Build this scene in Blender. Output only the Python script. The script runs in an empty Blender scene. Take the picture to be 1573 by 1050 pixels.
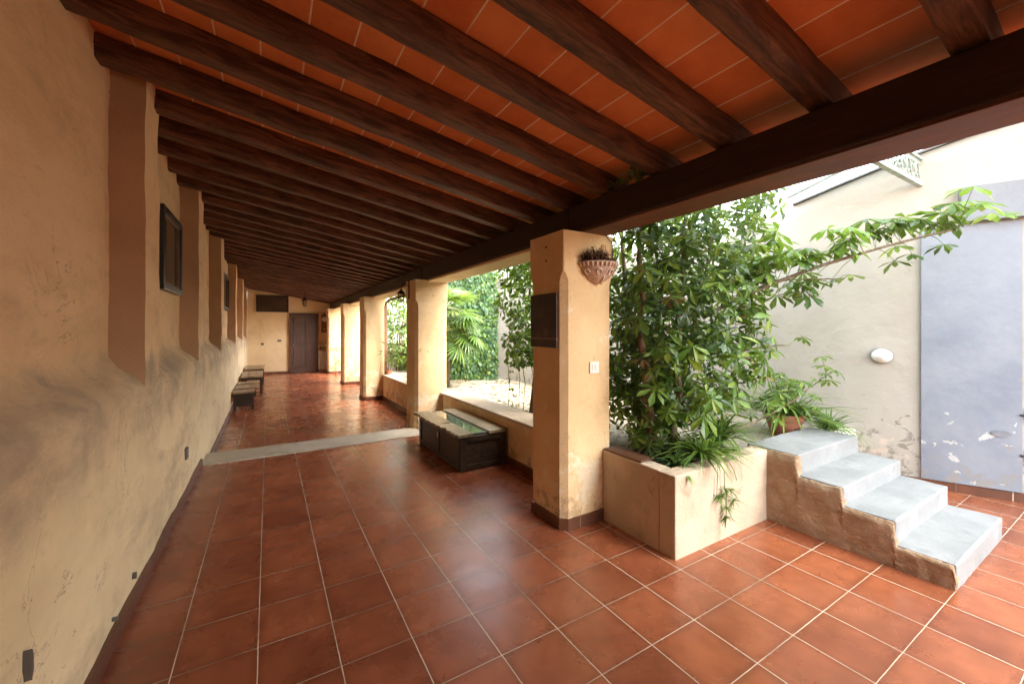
import bpy, bmesh, math, random
from mathutils import Vector, Matrix, noise

random.seed(7)
R = math.radians
scn = bpy.context.scene
COL = scn.collection

# ------------------------------------------------------------------ node helpers
class NT:
    def __init__(s, name):
        s.m = bpy.data.materials.new(name); s.m.use_nodes = True
        s.t = s.m.node_tree; s.t.nodes.clear()
        s.out = s.t.nodes.new('ShaderNodeOutputMaterial')
        s._pos = None
    def n(s, typ, ins=None, **props):
        nd = s.t.nodes.new('ShaderNode' + typ)
        for k, v in props.items(): setattr(nd, k, v)
        for k, v in (ins or {}).items(): s.set(nd.inputs[k], v)
        return nd
    def set(s, sock, v):
        if isinstance(v, bpy.types.NodeSocket): s.t.links.new(v, sock)
        elif isinstance(v, bpy.types.Node): s.t.links.new(v.outputs[0], sock)
        else:
            if isinstance(v, (tuple, list)) and len(v) == 3 and sock.type == 'RGBA': v = (*v, 1)
            sock.default_value = v
    def math(s, op, a, b=0.0, c=0.0, clamp=False):
        nd = s.n('Math', operation=op, use_clamp=clamp)
        s.set(nd.inputs[0], a); s.set(nd.inputs[1], b)
        if len(nd.inputs) > 2: s.set(nd.inputs[2], c)
        return nd.outputs[0]
    def pos(s):
        if s._pos is None: s._pos = s.n('NewGeometry').outputs['Position']
        return s._pos
    def obj(s): return s.n('TexCoord').outputs['Object']
    def xyz(s, v=None):
        nd = s.n('SeparateXYZ', {0: v or s.pos()}); return nd.outputs
    def mapping(s, v, scale=(1,1,1), loc=(0,0,0)):
        return s.n('Mapping', {'Vector': v, 'Scale': scale, 'Location': loc}).outputs[0]
    def noise(s, v=None, scale=5, detail=4, rough=.55, dist=0.0):
        return s.n('TexNoise', {'Vector': v or s.pos(), 'Scale': scale, 'Detail': detail, 'Roughness': rough, 'Distortion': dist}).outputs[0]
    def ramp(s, v, lo, hi, a=0.0, b=1.0, smooth=True):
        nd = s.n('MapRange', {0: v, 1: lo, 2: hi, 3: a, 4: b})
        if smooth: nd.interpolation_type = 'SMOOTHSTEP'
        nd.clamp = True
        return nd.outputs[0]
    def mix(s, f, a, b, blend='MIX'):
        nd = s.n('Mix', data_type='RGBA', blend_type=blend)
        s.set(nd.inputs[0], f); s.set(nd.inputs[6], a); s.set(nd.inputs[7], b)
        return nd.outputs[2]
    def bump(s, h, strength=.3, dist=.01, normal=None):
        nd = s.n('Bump', {'Height': h, 'Strength': strength, 'Distance': dist})
        if normal is not None: s.set(nd.inputs['Normal'], normal)
        return nd.outputs[0]
    def pbsdf(s, color, rough=.6, bump=None, spec=.5, metal=0.0, **kw):
        ins = {'Base Color': color, 'Roughness': rough, 'Metallic': metal, 'Specular IOR Level': spec}
        ins.update(kw)
        nd = s.n('BsdfPrincipled', ins)
        if bump is not None: s.set(nd.inputs['Normal'], bump)
        return nd.outputs[0]
    def done(s, sh):
        s.t.links.new(sh, s.out.inputs[0]); return s.m

def plain(name, c, rough=.5, metal=0.0, var=.15, scale=8, bump=.15, spec=.5):
    t = NT(name)
    v = t.obj()
    nz = t.noise(v, scale, 5)
    dark = tuple(x * (1 - 2.2 * var) for x in c)
    col = t.mix(t.ramp(nz, .3, .7), dark, c)
    return t.done(t.pbsdf(col, rough, t.bump(t.noise(v, scale * 6, 3), bump, .003), spec, metal))

def plaster(name, c1, c2, stain, scale=1.3, bump=.5, stain_amt=.6, rough=.88):
    t = NT(name)
    p = t.pos()
    a = t.ramp(t.noise(p, scale, 5, .6), .35, .65)
    col = t.mix(a, c1, c2)
    st = t.math('MULTIPLY', t.ramp(t.noise(t.mapping(p, (1, 1, .55)), scale * 1.7, 6, .62, .6), .54, .72), stain_amt)
    col = t.mix(st, col, stain)
    fine = t.noise(p, 60, 3)
    col = t.mix(t.ramp(fine, .3, .75, 0, .12), col, tuple(x * .6 for x in stain))
    h = t.math('ADD', t.noise(p, 7, 6, .6), t.math('MULTIPLY', t.noise(p, 90, 3), .25))
    return t.done(t.pbsdf(col, rough, t.bump(h, bump, .02), .25))

# ------------------------------------------------------------------ materials
M = {}
M['plaster'] = plaster('ochre_plaster', (.78, .61, .37), (.72, .53, .31), (.52, .36, .21), 1.2, .45, .5)
M['plaster_pillar'] = plaster('pillar_plaster', (.78, .57, .33), (.72, .51, .285), (.55, .37, .2), 1.6, .3, .45)
def pillar_mat():
    t = NT('worn_pillar_plaster'); p = t.pos(); x, y, z = t.xyz()
    a = t.ramp(t.noise(p, 1.6, 6, .62), .35, .65)
    col = t.mix(a, (.79, .575, .33), (.70, .49, .27))
    col = t.mix(t.ramp(t.noise(p, 3.1, 9, .72), .53, .72, 0, .5), col, (.52, .345, .19))
    low = t.ramp(z, .95, .05)
    col = t.mix(t.ramp(t.math('ADD', t.noise(p, 3.6, 8, .68), t.math('MULTIPLY', low, .16)), .60, .68, 0, .65), col, (.80, .70, .53))
    col = t.mix(t.ramp(t.math('ADD', t.noise(p, 5.5, 9, .74), t.math('MULTIPLY', t.ramp(z, .45, .03), .16)), .63, .70, 0, .6), col, (.36, .235, .135))
    ln = t.math('ABSOLUTE', t.math('SUBTRACT', t.noise(p, 2.3, 8, .65, .6), .5))
    col = t.mix(t.math('MULTIPLY', t.ramp(ln, .005, .001), t.ramp(t.noise(p, 1.9, 3), .48, .6, 0, .5)), col, (.32, .21, .12))
    h = t.math('ADD', t.noise(p, 8, 7, .65), t.math('MULTIPLY', t.noise(p, 80, 3), .25))
    return t.done(t.pbsdf(col, .88, t.bump(h, .35, .02), .25))
M['plaster_pillar'] = pillar_mat()
M['court_plaster'] = plaster('courtyard_plaster', (.74, .70, .61), (.69, .63, .53), (.55, .50, .43), .9, .35, .35)
M['planter'] = plaster('planter_plaster', (.57, .455, .345), (.47, .375, .275), (.33, .215, .135), 3.0, .55, .7)

def left_wall_mat():
    t = NT('old_wall_plaster')
    p = t.pos(); x, y, z = t.xyz()
    q = t.mapping(p, (1, .5, 1.15))
    a = t.ramp(t.noise(q, 1.5, 8, .66), .35, .66)
    col = t.mix(a, (.82, .60, .37), (.69, .485, .285))
    # yellower, lighter tone on the dado, browner tone above
    up = t.ramp(t.math('ADD', z, t.math('MULTIPLY', t.noise(p, 2, 4), .5)), 1.0, 1.75)
    col = t.mix(up, t.mix(a, (.84, .68, .43), (.72, .57, .35)), col)
    # old damp grime: blotches and a band of dirt on the ledge
    blot = t.ramp(t.noise(t.mapping(p, (1, .42, 1.0), (3, 1.4, 0)), 2.3, 10, .70, .2), .50, .72, 0, .6)
    col = t.mix(blot, col, (.37, .27, .18))
    zz = t.math('ADD', z, t.math('MULTIPLY', t.math('SUBTRACT', t.noise(t.mapping(p, (1, 1.2, .6)), 1.7, 6, .6), .5), .75))
    band = t.math('MULTIPLY', t.ramp(zz, .72, 1.16), t.ramp(zz, 1.45, 1.28))
    band = t.math('MULTIPLY', band, t.math('MULTIPLY', t.ramp(t.noise(p, 1.1, 5, .6), .36, .6, .25, .95), t.ramp(t.noise(t.mapping(p, (1, .4, 1)), 7, 9, .72), .36, .6, .45, 1)))
    col = t.mix(band, col, (.38, .31, .225))
    crack = t.ramp(t.noise(t.mapping(p, (1, .45, 1.1)), 5, 9, .72, .6), .62, .70, 0, .55)
    col = t.mix(crack, col, (.78, .66, .48))
    col = t.mix(t.ramp(t.noise(t.mapping(p, (1, .4, 1)), 9, 8, .74), .54, .70, 0, .32), col, (.42, .30, .19))
    ln = t.math('ABSOLUTE', t.math('SUBTRACT', t.noise(p, 1.9, 7, .62, .8), .5))
    col = t.mix(t.math('MULTIPLY', t.ramp(ln, .006, .001), t.ramp(t.noise(p, 1.3, 3), .5, .62, 0, .6)), col, (.25, .18, .12))
    h = t.math('ADD', t.noise(p, 5, 7, .6), t.math('MULTIPLY', t.noise(p, 70, 4), .22))
    return t.done(t.pbsdf(col, .9, t.bump(h, .55, .025), .2))
M['old_wall'] = left_wall_mat()

M['reveal'] = plaster('shaded_brown_reveal', (.46, .29, .17), (.39, .24, .135), (.27, .165, .095), 1.6, .4, .4)  # wall plaster browned here, so the jambs' shade sits in the colour

def tile_mat(name, x0, tx, y0, ty, c1, c2, grout, gw=.0032, rough=.24, bumpy=.25):
    t = NT(name)
    p = t.pos(); x, y, z = t.xyz()
    wob = t.math('MULTIPLY', t.math('SUBTRACT', t.noise(p, 9, 3), .5), .004)
    xs = t.math('ADD', t.math('SUBTRACT', x, x0), wob); ys = t.math('ADD', t.math('SUBTRACT', y, y0), wob)
    dx = t.math('PINGPONG', xs, tx / 2); dy = t.math('PINGPONG', ys, ty / 2)
    gx = t.ramp(dx, gw, gw * .55); gy = t.ramp(dy, gw * .85, gw * .45)
    g = t.math('MAXIMUM', gx, gy)
    ix = t.math('FLOOR', t.math('DIVIDE', xs, tx)); iy = t.math('FLOOR', t.math('DIVIDE', ys, ty))
    cid = t.n('CombineXYZ', {0: ix, 1: iy}).outputs[0]
    wn = t.n('TexWhiteNoise', {'Vector': cid}, noise_dimensions='3D').outputs[0]
    ofs = t.n('VectorMath', {0: p, 1: t.n('VectorMath', {0: cid, 1: (7.3, 3.1, 5.7)}, operation='MULTIPLY').outputs[0]}, operation='ADD').outputs[0]
    cloud = t.noise(ofs, 3.6, 3, .5)
    wn2 = t.n('TexWhiteNoise', {'Vector': ofs if False else t.n('VectorMath', {0: cid, 1: (.37, .61, .2)}, operation='ADD').outputs[0]}, noise_dimensions='3D').outputs[0]
    tilt = t.math('ADD', t.math('MULTIPLY', t.math('SUBTRACT', wn, .5), xs), t.math('MULTIPLY', t.math('SUBTRACT', wn2, .5), ys))
    f = t.math('ADD', t.math('MULTIPLY', wn, .55), t.ramp(cloud, .25, .75, 0, .5))
    col = t.mix(f, c1, c2)
    col = t.mix(t.ramp(t.noise(ofs, 9, 3, .5), .3, .8, 0, .35), col, tuple(v * .6 for v in c1))
    col = t.mix(t.ramp(t.noise(ofs, 1.9, 3, .5), .48, .72, 0, .45), col, tuple(v * .62 for v in c1))
    edge = t.ramp(t.math('ADD', t.math('MINIMUM', dx, dy), t.math('MULTIPLY', t.noise(p, 8, 1), .02)), .055, .010, 0, .4)
    col = t.mix(edge, col, tuple(v * .6 for v in c1))
    wear = t.ramp(t.noise(p, 1.7, 4), .32, .62, .5, 1.0)
    part = t.math('ADD', t.ramp(x, .6, 2.4, .7, 1.0), t.ramp(t.noise(p, 1.3, 3), .4, .6, -.3, .2), clamp=True)
    gm = t.math('MULTIPLY', t.math('MAXIMUM', gx, t.math('MULTIPLY', gy, part)), wear)
    colg = t.mix(g, col, tuple(v * .35 for v in c1))
    colg = t.mix(gm, colg, grout)
    r = t.math('ADD', t.ramp(t.noise(p, 3, 5, .6), .3, .75, rough - .02, rough + .08), t.math('MULTIPLY', g, .4))
    h = t.math('SUBTRACT', t.math('ADD', t.math('MULTIPLY', t.noise(ofs, 5, 0), .25), t.math('MULTIPLY', t.noise(ofs, 1.8, 0), 1.0)), t.math('MULTIPLY', g, .2))
    return t.done(t.pbsdf(colg, r, t.bump(h, bumpy, .006), .5))
M['floor_tile'] = tile_mat('terracotta_floor', -.042, .331, 1.018, .326, (.215, .060, .027), (.375, .118, .052), (.74, .60, .45), gw=.0029, rough=.25, bumpy=.16)
M['skirt_tile'] = tile_mat('skirting_tile', .1, .331, .13, .326, (.115, .045, .026), (.17, .062, .032), (.5, .38, .28), .002, .35)

def ceil_mat():
    t = NT('ceiling_tile')
    p = t.pos(); x, y, z = t.xyz()
    d = t.math('PINGPONG', t.math('SUBTRACT', x, .99), .1025)
    g = t.math('MULTIPLY', t.ramp(d, .005, .0028), t.ramp(t.noise(p, 4, 4), .35, .55, .45, 1))
    ix = t.math('FLOOR', t.math('DIVIDE', t.math('SUBTRACT', x, .99), .205)); iy = t.math('FLOOR', t.math('DIVIDE', t.math('SUBTRACT', y, .4), .455))
    wn = t.n('TexWhiteNoise', {'Vector': t.n('CombineXYZ', {0: ix, 1: iy}).outputs[0]}, noise_dimensions='3D').outputs[0]
    f = t.math('ADD', t.math('MULTIPLY', wn, .6), t.ramp(t.noise(p, 6, 7, .65), .3, .7, 0, .4))
    col = t.mix(f, (.62, .185, .060), (.86, .33, .125))
    col = t.mix(t.ramp(t.noise(p, 2.3, 8, .7), .54, .74, 0, .4), col, (.30, .10, .045))
    col = t.mix(g, col, (.90, .78, .62))
    return t.done(t.pbsdf(col, .75, t.bump(t.math('SUBTRACT', t.noise(p, 20, 5), g), .3, .006), .25))
M['ceil'] = ceil_mat()

def wood(name, c1, c2, axis=0, rough=.55, scale=1.0, obj=True, bump=.5):
    t = NT(name)
    v = t.obj() if obj else t.pos()
    rnd = t.n('ObjectInfo').outputs['Random']
    off = t.n('CombineXYZ', {0: t.math('MULTIPLY', rnd, 31.0), 1: t.math('MULTIPLY', rnd, 17.0), 2: 0.0}).outputs[0]
    v = t.n('VectorMath', {0: v, 1: off}, operation='ADD').outputs[0]
    sc = [16.0 * scale] * 3; sc[axis] = 2.0 * scale
    grain = t.noise(t.mapping(v, tuple(sc)), 1.6, 10, .72, .9)
    blot = t.noise(v, 2.2, 5, .6)
    col = t.mix(t.ramp(grain, .38, .63), c1, c2)
    col = t.mix(t.ramp(blot, .4, .72, 0, .45), col, tuple(x * .55 for x in c1))
    knot = t.ramp(t.noise(t.mapping(v, (1.6, 6, 6) if axis == 0 else (6, 1.6, 6)), 1.3, 2), .70, .76, 0, .8)
    col = t.mix(knot, col, tuple(x * .3 for x in c1))
    return t.done(t.pbsdf(col, t.ramp(grain, .3, .7, rough - .08, rough + .12), t.bump(grain, bump, .006), .35))
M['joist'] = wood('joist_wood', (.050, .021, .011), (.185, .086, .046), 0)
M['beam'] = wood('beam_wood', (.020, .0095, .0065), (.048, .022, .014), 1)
M['soffit'] = wood('lit_underside_wood', (.105, .040, .020), (.20, .082, .043), 1)  # lighter, redder beam wood: light on the underside put into the colour
M['dark_wood'] = wood('dark_walnut', (.030, .022, .017), (.075, .053, .038), 1, .45)
M['chest_top'] = wood('worn_lid_wood', (.22, .175, .11), (.43, .36, .24), 1, .42, .7)
M['bench_top'] = wood('bench_board', (.26, .18, .11), (.42, .31, .19), 1, .4)
M['door_wood'] = wood('old_door_wood', (.075, .040, .028), (.12, .066, .045), 2, .5)
M['frame_wood'] = wood('brown_frame_wood', (.20, .11, .065), (.29, .17, .10), 2, .5)
M['black_frame'] = plain('black_frame_paint', (.02, .021, .02), .35)
M['iron'] = plain('black_iron', (.022, .020, .019), .5, .4)
M['brass'] = plain('brass', (.55, .38, .14), .35, .9)
M['white_plastic'] = plain('white_plastic', (.78, .77, .73), .35, 0, .03)
M['radiator'] = plain('radiator_enamel', (.74, .72, .67), .35, 0, .03)
M['grey_plate'] = plain('grey_plate', (.12, .11, .10), .5)
M['glass_pale'] = plain('greenish_glass', (.10, .14, .11), .04, 0, .1, 3, .0, .9)
M['mirror'] = plain('dark_glazing', (.06, .068, .058), .05, 0, .2, 3, .0, 1.0)
M['terracotta'] = plain('terracotta_pot', (.42, .165, .095), .75, 0, .12, 7, .3)
M['soil'] = plain('dark_soil', (.06, .042, .03), .95, 0, .2, 14, 1)
M['bark'] = wood('bark', (.12, .085, .055), (.25, .19, .125), 2, .8, 1.2, False, 1)
M['bark_red'] = wood('reddish_bark', (.17, .085, .05), (.28, .16, .10), 2, .8, 1.2, False, 1)
M['green_stem'] = plain('green_stem', (.16, .20, .07), .6)
M['stone'] = plaster('threshold_stone', (.50, .45, .36), (.43, .385, .30), (.28, .25, .20), 3.5, .5, .5, .6)
M['sill'] = plaster('sill_mortar', (.60, .50, .38), (.53, .43, .32), (.36, .28, .2), 3.5, .5, .5, .6)
M['step_white'] = plaster('white_painted_concrete', (.295, .30, .308), (.24, .247, .256), (.17, .178, .19), 2.6, .35, .6, .7)
M['canopy_frame'] = plain('pale_green_iron', (.42, .50, .46), .5, .0)
M['lamp_white'] = plain('opal_shade', (.82, .83, .82), .25, 0, .02)
M['metal_edge'] = plain('lead_flashing', (.20, .21, .21), .6)

def render_mat():
    t = NT('rough_brown_render')
    p = t.pos(); x, y, z = t.xyz()
    n1 = t.noise(p, 4, 7, .65)
    col = t.mix(t.ramp(n1, .3, .7), (.47, .30, .185), (.58, .41, .275))
    col = t.mix(t.ramp(t.noise(p, 11, 8, .72), .54, .75, 0, .5), col, (.27, .165, .10))
    n2 = t.noise(t.mapping(p, (1, 1.3, 3)), 9, 8, .7, 1.0)
    h = t.math('ADD', n2, t.math('MULTIPLY', n1, .8))
    return t.done(t.pbsdf(col, .92, t.bump(h, 1.0, .05), .2))
M['rough_render'] = render_mat()

def door_mat():
    t = NT('peeling_blue_paint')
    p = t.pos(); x, y, z = t.xyz()
    n1 = t.noise(p, 2.0, 6, .6)
    col = t.mix(t.ramp(n1, .3, .7), (.18, .208, .262), (.25, .278, .322))
    col = t.mix(t.ramp(z, 1.2, 2.4, 0, .45), col, (.31, .33, .37))
    low = t.ramp(z, 1.15, .25)
    pe = t.math('ADD', t.noise(t.mapping(p, (1, 1, 1.5)), 5, 7, .62, .6), t.math('MULTIPLY', low, .10))
    col = t.mix(t.ramp(pe, .70, .715), col, (.46, .465, .46))
    col = t.mix(t.ramp(t.noise(t.mapping(p, (1, 1, .35)), 3.2, 7, .65), .52, .75, 0, .5), col, (.22, .25, .30))
    gr = t.math('ADD', t.noise(p, 9, 8, .7, .5), t.math('MULTIPLY', t.ramp(z, .75, .1), .16))
    col = t.mix(t.ramp(gr, .66, .70, 0, .9), col, (.25, .245, .235))
    return t.done(t.pbsdf(col, .65, t.bump(t.math('SUBTRACT', t.noise(p, 12, 6), t.ramp(pe, .68, .70)), .3, .01), .3))
M['blue_door'] = door_mat()
M['blue_plain'] = plaster('pale_blue_paint', (.205, .225, .258), (.24, .26, .29), (.20, .225, .27), 1.8, .2, .4, .7)

def court_mat():
    t = NT('courtyard_wall_plaster')
    p = t.pos(); x, y, z = t.xyz()
    col = t.mix(t.ramp(t.noise(p, .9, 6, .6), .35, .65), (.43, .405, .355), (.37, .347, .297))
    col = t.mix(t.ramp(t.noise(t.mapping(p, (1, 1, .5)), 1.6, 7, .62, .5), .54, .74, 0, .5), col, (.36, .36, .355))
    low = t.ramp(z, 1.15, .1)
    gr = t.math('ADD', t.noise(p, 8, 9, .72, .6), t.math('MULTIPLY', low, .17))
    col = t.mix(t.ramp(gr, .665, .71, 0, .85), col, (.24, .22, .19))
    sc = t.math('ADD', t.noise(t.mapping(p, (1, 1, 1.6)), 4, 7, .65), t.math('MULTIPLY', low, .13))
    col = t.mix(t.ramp(sc, .67, .70, 0, .8), col, (.55, .47, .40))
    h = t.math('ADD', t.noise(p, 6, 6, .6), t.math('MULTIPLY', t.ramp(gr, .66, .7), -.5))
    return t.done(t.pbsdf(col, .88, t.bump(h, .5, .02), .2))
M['court_wall'] = court_mat()

def ground_mat():
    t = NT('pale_garden_earth')
    p = t.pos()
    col = t.mix(t.ramp(t.noise(p, 2.2, 7, .65), .3, .7), (.30, .265, .195), (.40, .365, .285))
    col = t.mix(t.ramp(t.noise(p, 17, 7, .7), .5, .68, 0, .75), col, (.22, .18, .115))
    return t.done(t.pbsdf(col, .95, t.bump(t.noise(p, 24, 7, .7), .8, .03), .15))
M['earth'] = ground_mat()

def leaf_mat(name, c1, c2, c3, rough=.38, trans=.3):
    t = NT(name)
    g = t.n('NewGeometry')
    r = g.outputs['Random Per Island']
    col = t.mix(t.ramp(r, 0, .55, smooth=False), c1, c2)
    col = t.mix(t.ramp(r, .72, 1.0, smooth=False), col, c3)
    col = t.mix(t.ramp(t.noise(t.pos(), 25, 3), .35, .7, 0, .25), col, tuple(x * .5 for x in c1))
    b = t.pbsdf(col, rough, None, .5)
    tr = t.n('BsdfTranslucent', {'Color': t.mix(.5, col, (.35, .5, .06))}).outputs[0]
    mx = t.n('MixShader', {0: trans, 1: b, 2: tr}).outputs[0]
    return t.done(mx)
M['leaf'] = leaf_mat('schefflera_leaf', (.056, .122, .022), (.125, .225, .032), (.28, .36, .055), .3, .32)
M['leaf_dark'] = leaf_mat('dark_evergreen_leaf', (.026, .064, .018), (.055, .122, .026), (.13, .20, .038), .32, .3)
M['leaf_bright'] = leaf_mat('bright_leaf', (.105, .215, .033), (.165, .29, .045), (.30, .38, .07), .42, .38)
M['leaf_spider'] = leaf_mat('strap_leaf', (.09, .18, .04), (.17, .29, .06), (.34, .42, .14), .4, .35)
M['leaf_straps_dark'] = leaf_mat('dark_strap_leaf', (.04, .10, .03), (.08, .17, .04), (.15, .24, .06), .4, .3)
M['leaf_ivy'] = leaf_mat('ivy_leaf', (.045, .11, .055), (.095, .195, .08), (.21, .31, .15), .4, .3)
M['leaf_palm'] = leaf_mat('palm_leaf', (.05, .115, .026), (.095, .19, .038), (.18, .27, .06), .42, .3)
M['leaf_dry'] = leaf_mat('dry_leaf', (.16, .085, .04), (.27, .16, .075), (.40, .28, .14), .7, .15)
M['dry_plum'] = leaf_mat('dried_plum_leaf', (.045, .018, .02), (.085, .032, .028), (.14, .07, .04), .7, .1)

def canopy_mat():
    t = NT('cloudy_glazing')
    a = t.n('BsdfTransparent', {'Color': (.66, .70, .71, 1)}).outputs[0]
    b = t.n('BsdfTranslucent', {'Color': (.62, .67, .68, 1)}).outputs[0]
    c = t.pbsdf((.7, .78, .78), .25)
    m1 = t.n('MixShader', {0: .35, 1: a, 2: b}).outputs[0]
    return t.done(t.n('MixShader', {0: .06, 1: m1, 2: c}).outputs[0])
M['canopy'] = canopy_mat()

def still_life_mat():
    t = NT('dark_still_life')
    v = t.obj(); x, y, z = t.xyz(v)
    col = t.mix(t.ramp(t.noise(v, 9, 4), .35, .65), (.035, .022, .018), (.060, .036, .028))
    def blob(cy, cz, r, c, col):
        d = t.math('SQRT', t.math('ADD', t.math('POWER', t.math('SUBTRACT', y, cy), 2), t.math('POWER', t.math('SUBTRACT', z, cz), 2)))
        return t.mix(t.ramp(d, r, r * .6, 0, .8), col, c)
    col = blob(-.04, -.10, .045, (.13, .075, .05), col)
    col = blob(.07, -.12, .03, (.12, .05, .03), col)
    col = blob(.02, .05, .05, (.075, .048, .035), col)
    col = t.mix(t.math('MULTIPLY', t.ramp(z, -.135, -.14), t.ramp(z, -.155, -.15)), col, (.16, .11, .08))
    return t.done(t.pbsdf(col, .5, t.bump(t.noise(v, 60, 3), .2, .002), .4))
M['painting'] = still_life_mat()

def dial_mat():
    t = NT('clock_dial')
    v = t.obj(); x, y, z = t.xyz(v)
    return t.done(t.pbsdf((.8, .77, .68), .4))
M['dial'] = dial_mat()
def mirror_mat():
    t = NT('old_mirror'); v = t.obj()
    return t.done(t.pbsdf(t.mix(t.ramp(t.noise(v, 4, 4), .3, .7), (.30, .28, .25), (.42, .40, .36)), .08, None, .5, .95))
M['silver'] = mirror_mat()

# ------------------------------------------------------------------ mesh helpers
class MB:
    def __init__(s): s.v = []; s.f = []; s.mi = []
    def add(s, verts, faces, mi=0):
        b = len(s.v); s.v.extend([tuple(p) for p in verts])
        s.f.extend([tuple(b + i for i in f) for f in faces]); s.mi.extend([mi] * len(faces))
    def box(s, x0, x1, y0, y1, z0, z1, mi=0):
        vs = [(x, y, z) for z in (z0, z1) for y in (y0, y1) for x in (x0, x1)]
        s.add(vs, [(0, 2, 3, 1), (4, 5, 7, 6), (0, 1, 5, 4), (2, 6, 7, 3), (0, 4, 6, 2), (1, 3, 7, 5)], mi)
    def tube(s, pts, rad, n=6, mi=0, cap=True):
        pts = [Vector(p) for p in pts]
        if not isinstance(rad, (list, tuple)): rad = [rad] * len(pts)
        up = Vector((0, 0, 1)); rings = []
        for i, p in enumerate(pts):
            d = (pts[min(i + 1, len(pts) - 1)] - pts[max(i - 1, 0)])
            if d.length < 1e-9: d = Vector((0, 0, 1))
            d.normalize()
            a = d.cross(up if abs(d.z) < .95 else Vector((1, 0, 0))).normalized(); b = d.cross(a)
            rings.append([p + (a * math.cos(2 * math.pi * k / n) + b * math.sin(2 * math.pi * k / n)) * rad[i] for k in range(n)])
        vs = [q for r in rings for q in r]; fs = []
        for i in range(len(pts) - 1):
            for k in range(n):
                fs.append((i * n + k, i * n + (k + 1) % n, (i + 1) * n + (k + 1) % n, (i + 1) * n + k))
        if cap: fs.append(tuple(range(n))[::-1]); fs.append(tuple((len(pts) - 1) * n + k for k in range(n)))
        s.add(vs, fs, mi)
    def lathe(s, prof, n=20, c=(0, 0, 0), a0=0, a1=2 * math.pi, mi=0):
        full = abs(a1 - a0 - 2 * math.pi) < 1e-6
        m = n if full else n + 1
        vs = [(c[0] + r * math.cos(a0 + (a1 - a0) * k / n), c[1] + r * math.sin(a0 + (a1 - a0) * k / n), c[2] + z) for r, z in prof for k in range(m)]
        fs = []
        for i in range(len(prof) - 1):
            for k in range(n):
                k2 = (k + 1) % m
                fs.append((i * m + k, i * m + k2, (i + 1) * m + k2, (i + 1) * m + k))
        s.add(vs, fs, mi)
    def leaf(s, base, d, nrm, L, W, droop=.15, fold=.18, mi=0, wid=(.75, 1.0)):
        base = Vector(base); d = Vector(d).normalized(); nrm = Vector(nrm)
        sd = d.cross(nrm)
        if sd.length < 1e-4: sd = d.cross(Vector((.3, .5, .8)))
        sd.normalize(); up = sd.cross(d).normalized()
        def P(t, w): return base + d * (L * t) - up * (droop * L * t * t) + sd * (W * .5 * w) + up * (abs(w) * W * fold * .5)
        a, b = wid
        vs = [P(0, 0), P(.35, -a), P(.35, 0), P(.35, a), P(.72, -b), P(.72, 0), P(.72, b), P(1, 0)]
        s.add(vs, [(0, 2, 1), (0, 3, 2), (1, 2, 5, 4), (2, 3, 6, 5), (4, 5, 7), (5, 6, 7)], mi)
    def blade(s, base, d, L, W, droop, n=6, mi=0):
        base = Vector(base); d = Vector(d).normalized()
        h = Vector((d.x, d.y, 0));  h = h.normalized() if h.length > 1e-4 else Vector((1, 0, 0))
        sd = Vector((-h.y, h.x, 0)); vs = []
        for i in range(n + 1):
            t = i / n; w = W * .5 * (1 - t ** 2.2) * (.55 + .9 * min(t * 4, .5))
            p = base + d * (L * t) + Vector((0, 0, -droop * L * t * t)) + h * (droop * .25 * L * t * t)
            vs += [p - sd * w + Vector((0, 0, w * .35)), p, p + sd * w + Vector((0, 0, w * .35))]
        fs = []
        for i in range(n):
            a = i * 3; fs += [(a, a + 1, a + 4, a + 3), (a + 1, a + 2, a + 5, a + 4)]
        s.add(vs, fs, mi)
    def palmate(s, c, nrm, size, n=7, mi=0, a0=None, arc=2 * math.pi):
        c = Vector(c); nrm = Vector(nrm).normalized()
        a = nrm.orthogonal().normalized(); b = nrm.cross(a)
        a0 = random.uniform(0, 6.28) if a0 is None else a0
        for k in range(n):
            t = a0 + arc * (k + random.uniform(-.12, .12)) / n
            L = size * random.uniform(.8, 1.1)
            d = (a * math.cos(t) + b * math.sin(t)) - nrm * random.uniform(.05, .45)
            s.leaf(c, d, nrm, L, L * random.uniform(.30, .40), random.uniform(.1, .35), random.uniform(.1, .3), mi, (.55, 1.0))
    def build(s, name, mats, parent=None, smooth=False, origin=None, bevel=0, seg=2, auto=None):
        me = bpy.data.meshes.new(name)
        v = s.v
        if origin is not None: v = [(p[0] - origin[0], p[1] - origin[1], p[2] - origin[2]) for p in v]
        me.from_pydata(v, [], s.f)
        if not isinstance(mats, (list, tuple)): mats = [mats]
        for m in mats: me.materials.append(m)
        me.polygons.foreach_set('material_index', s.mi)
        bm = bmesh.new(); bm.from_mesh(me)
        if bevel > 0:
            es = [e for e in bm.edges if len(e.link_faces) == 2 and e.calc_face_angle(0) > .5]
            bmesh.ops.bevel(bm, geom=es, offset=bevel, segments=seg, affect='EDGES', clamp_overlap=True, profile=.6)
        bm.to_mesh(me); bm.free()
        if smooth: me.polygons.foreach_set('use_smooth', [True] * len(me.polygons))
        me.update()
        o = bpy.data.objects.new(name, me); COL.objects.link(o)
        if parent is not None: o.parent = parent
        if origin is not None and parent is None: o.location = origin
        return o

def recalc(o):
    bm = bmesh.new(); bm.from_mesh(o.data); bmesh.ops.recalc_face_normals(bm, faces=bm.faces); bm.to_mesh(o.data); bm.free()

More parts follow.
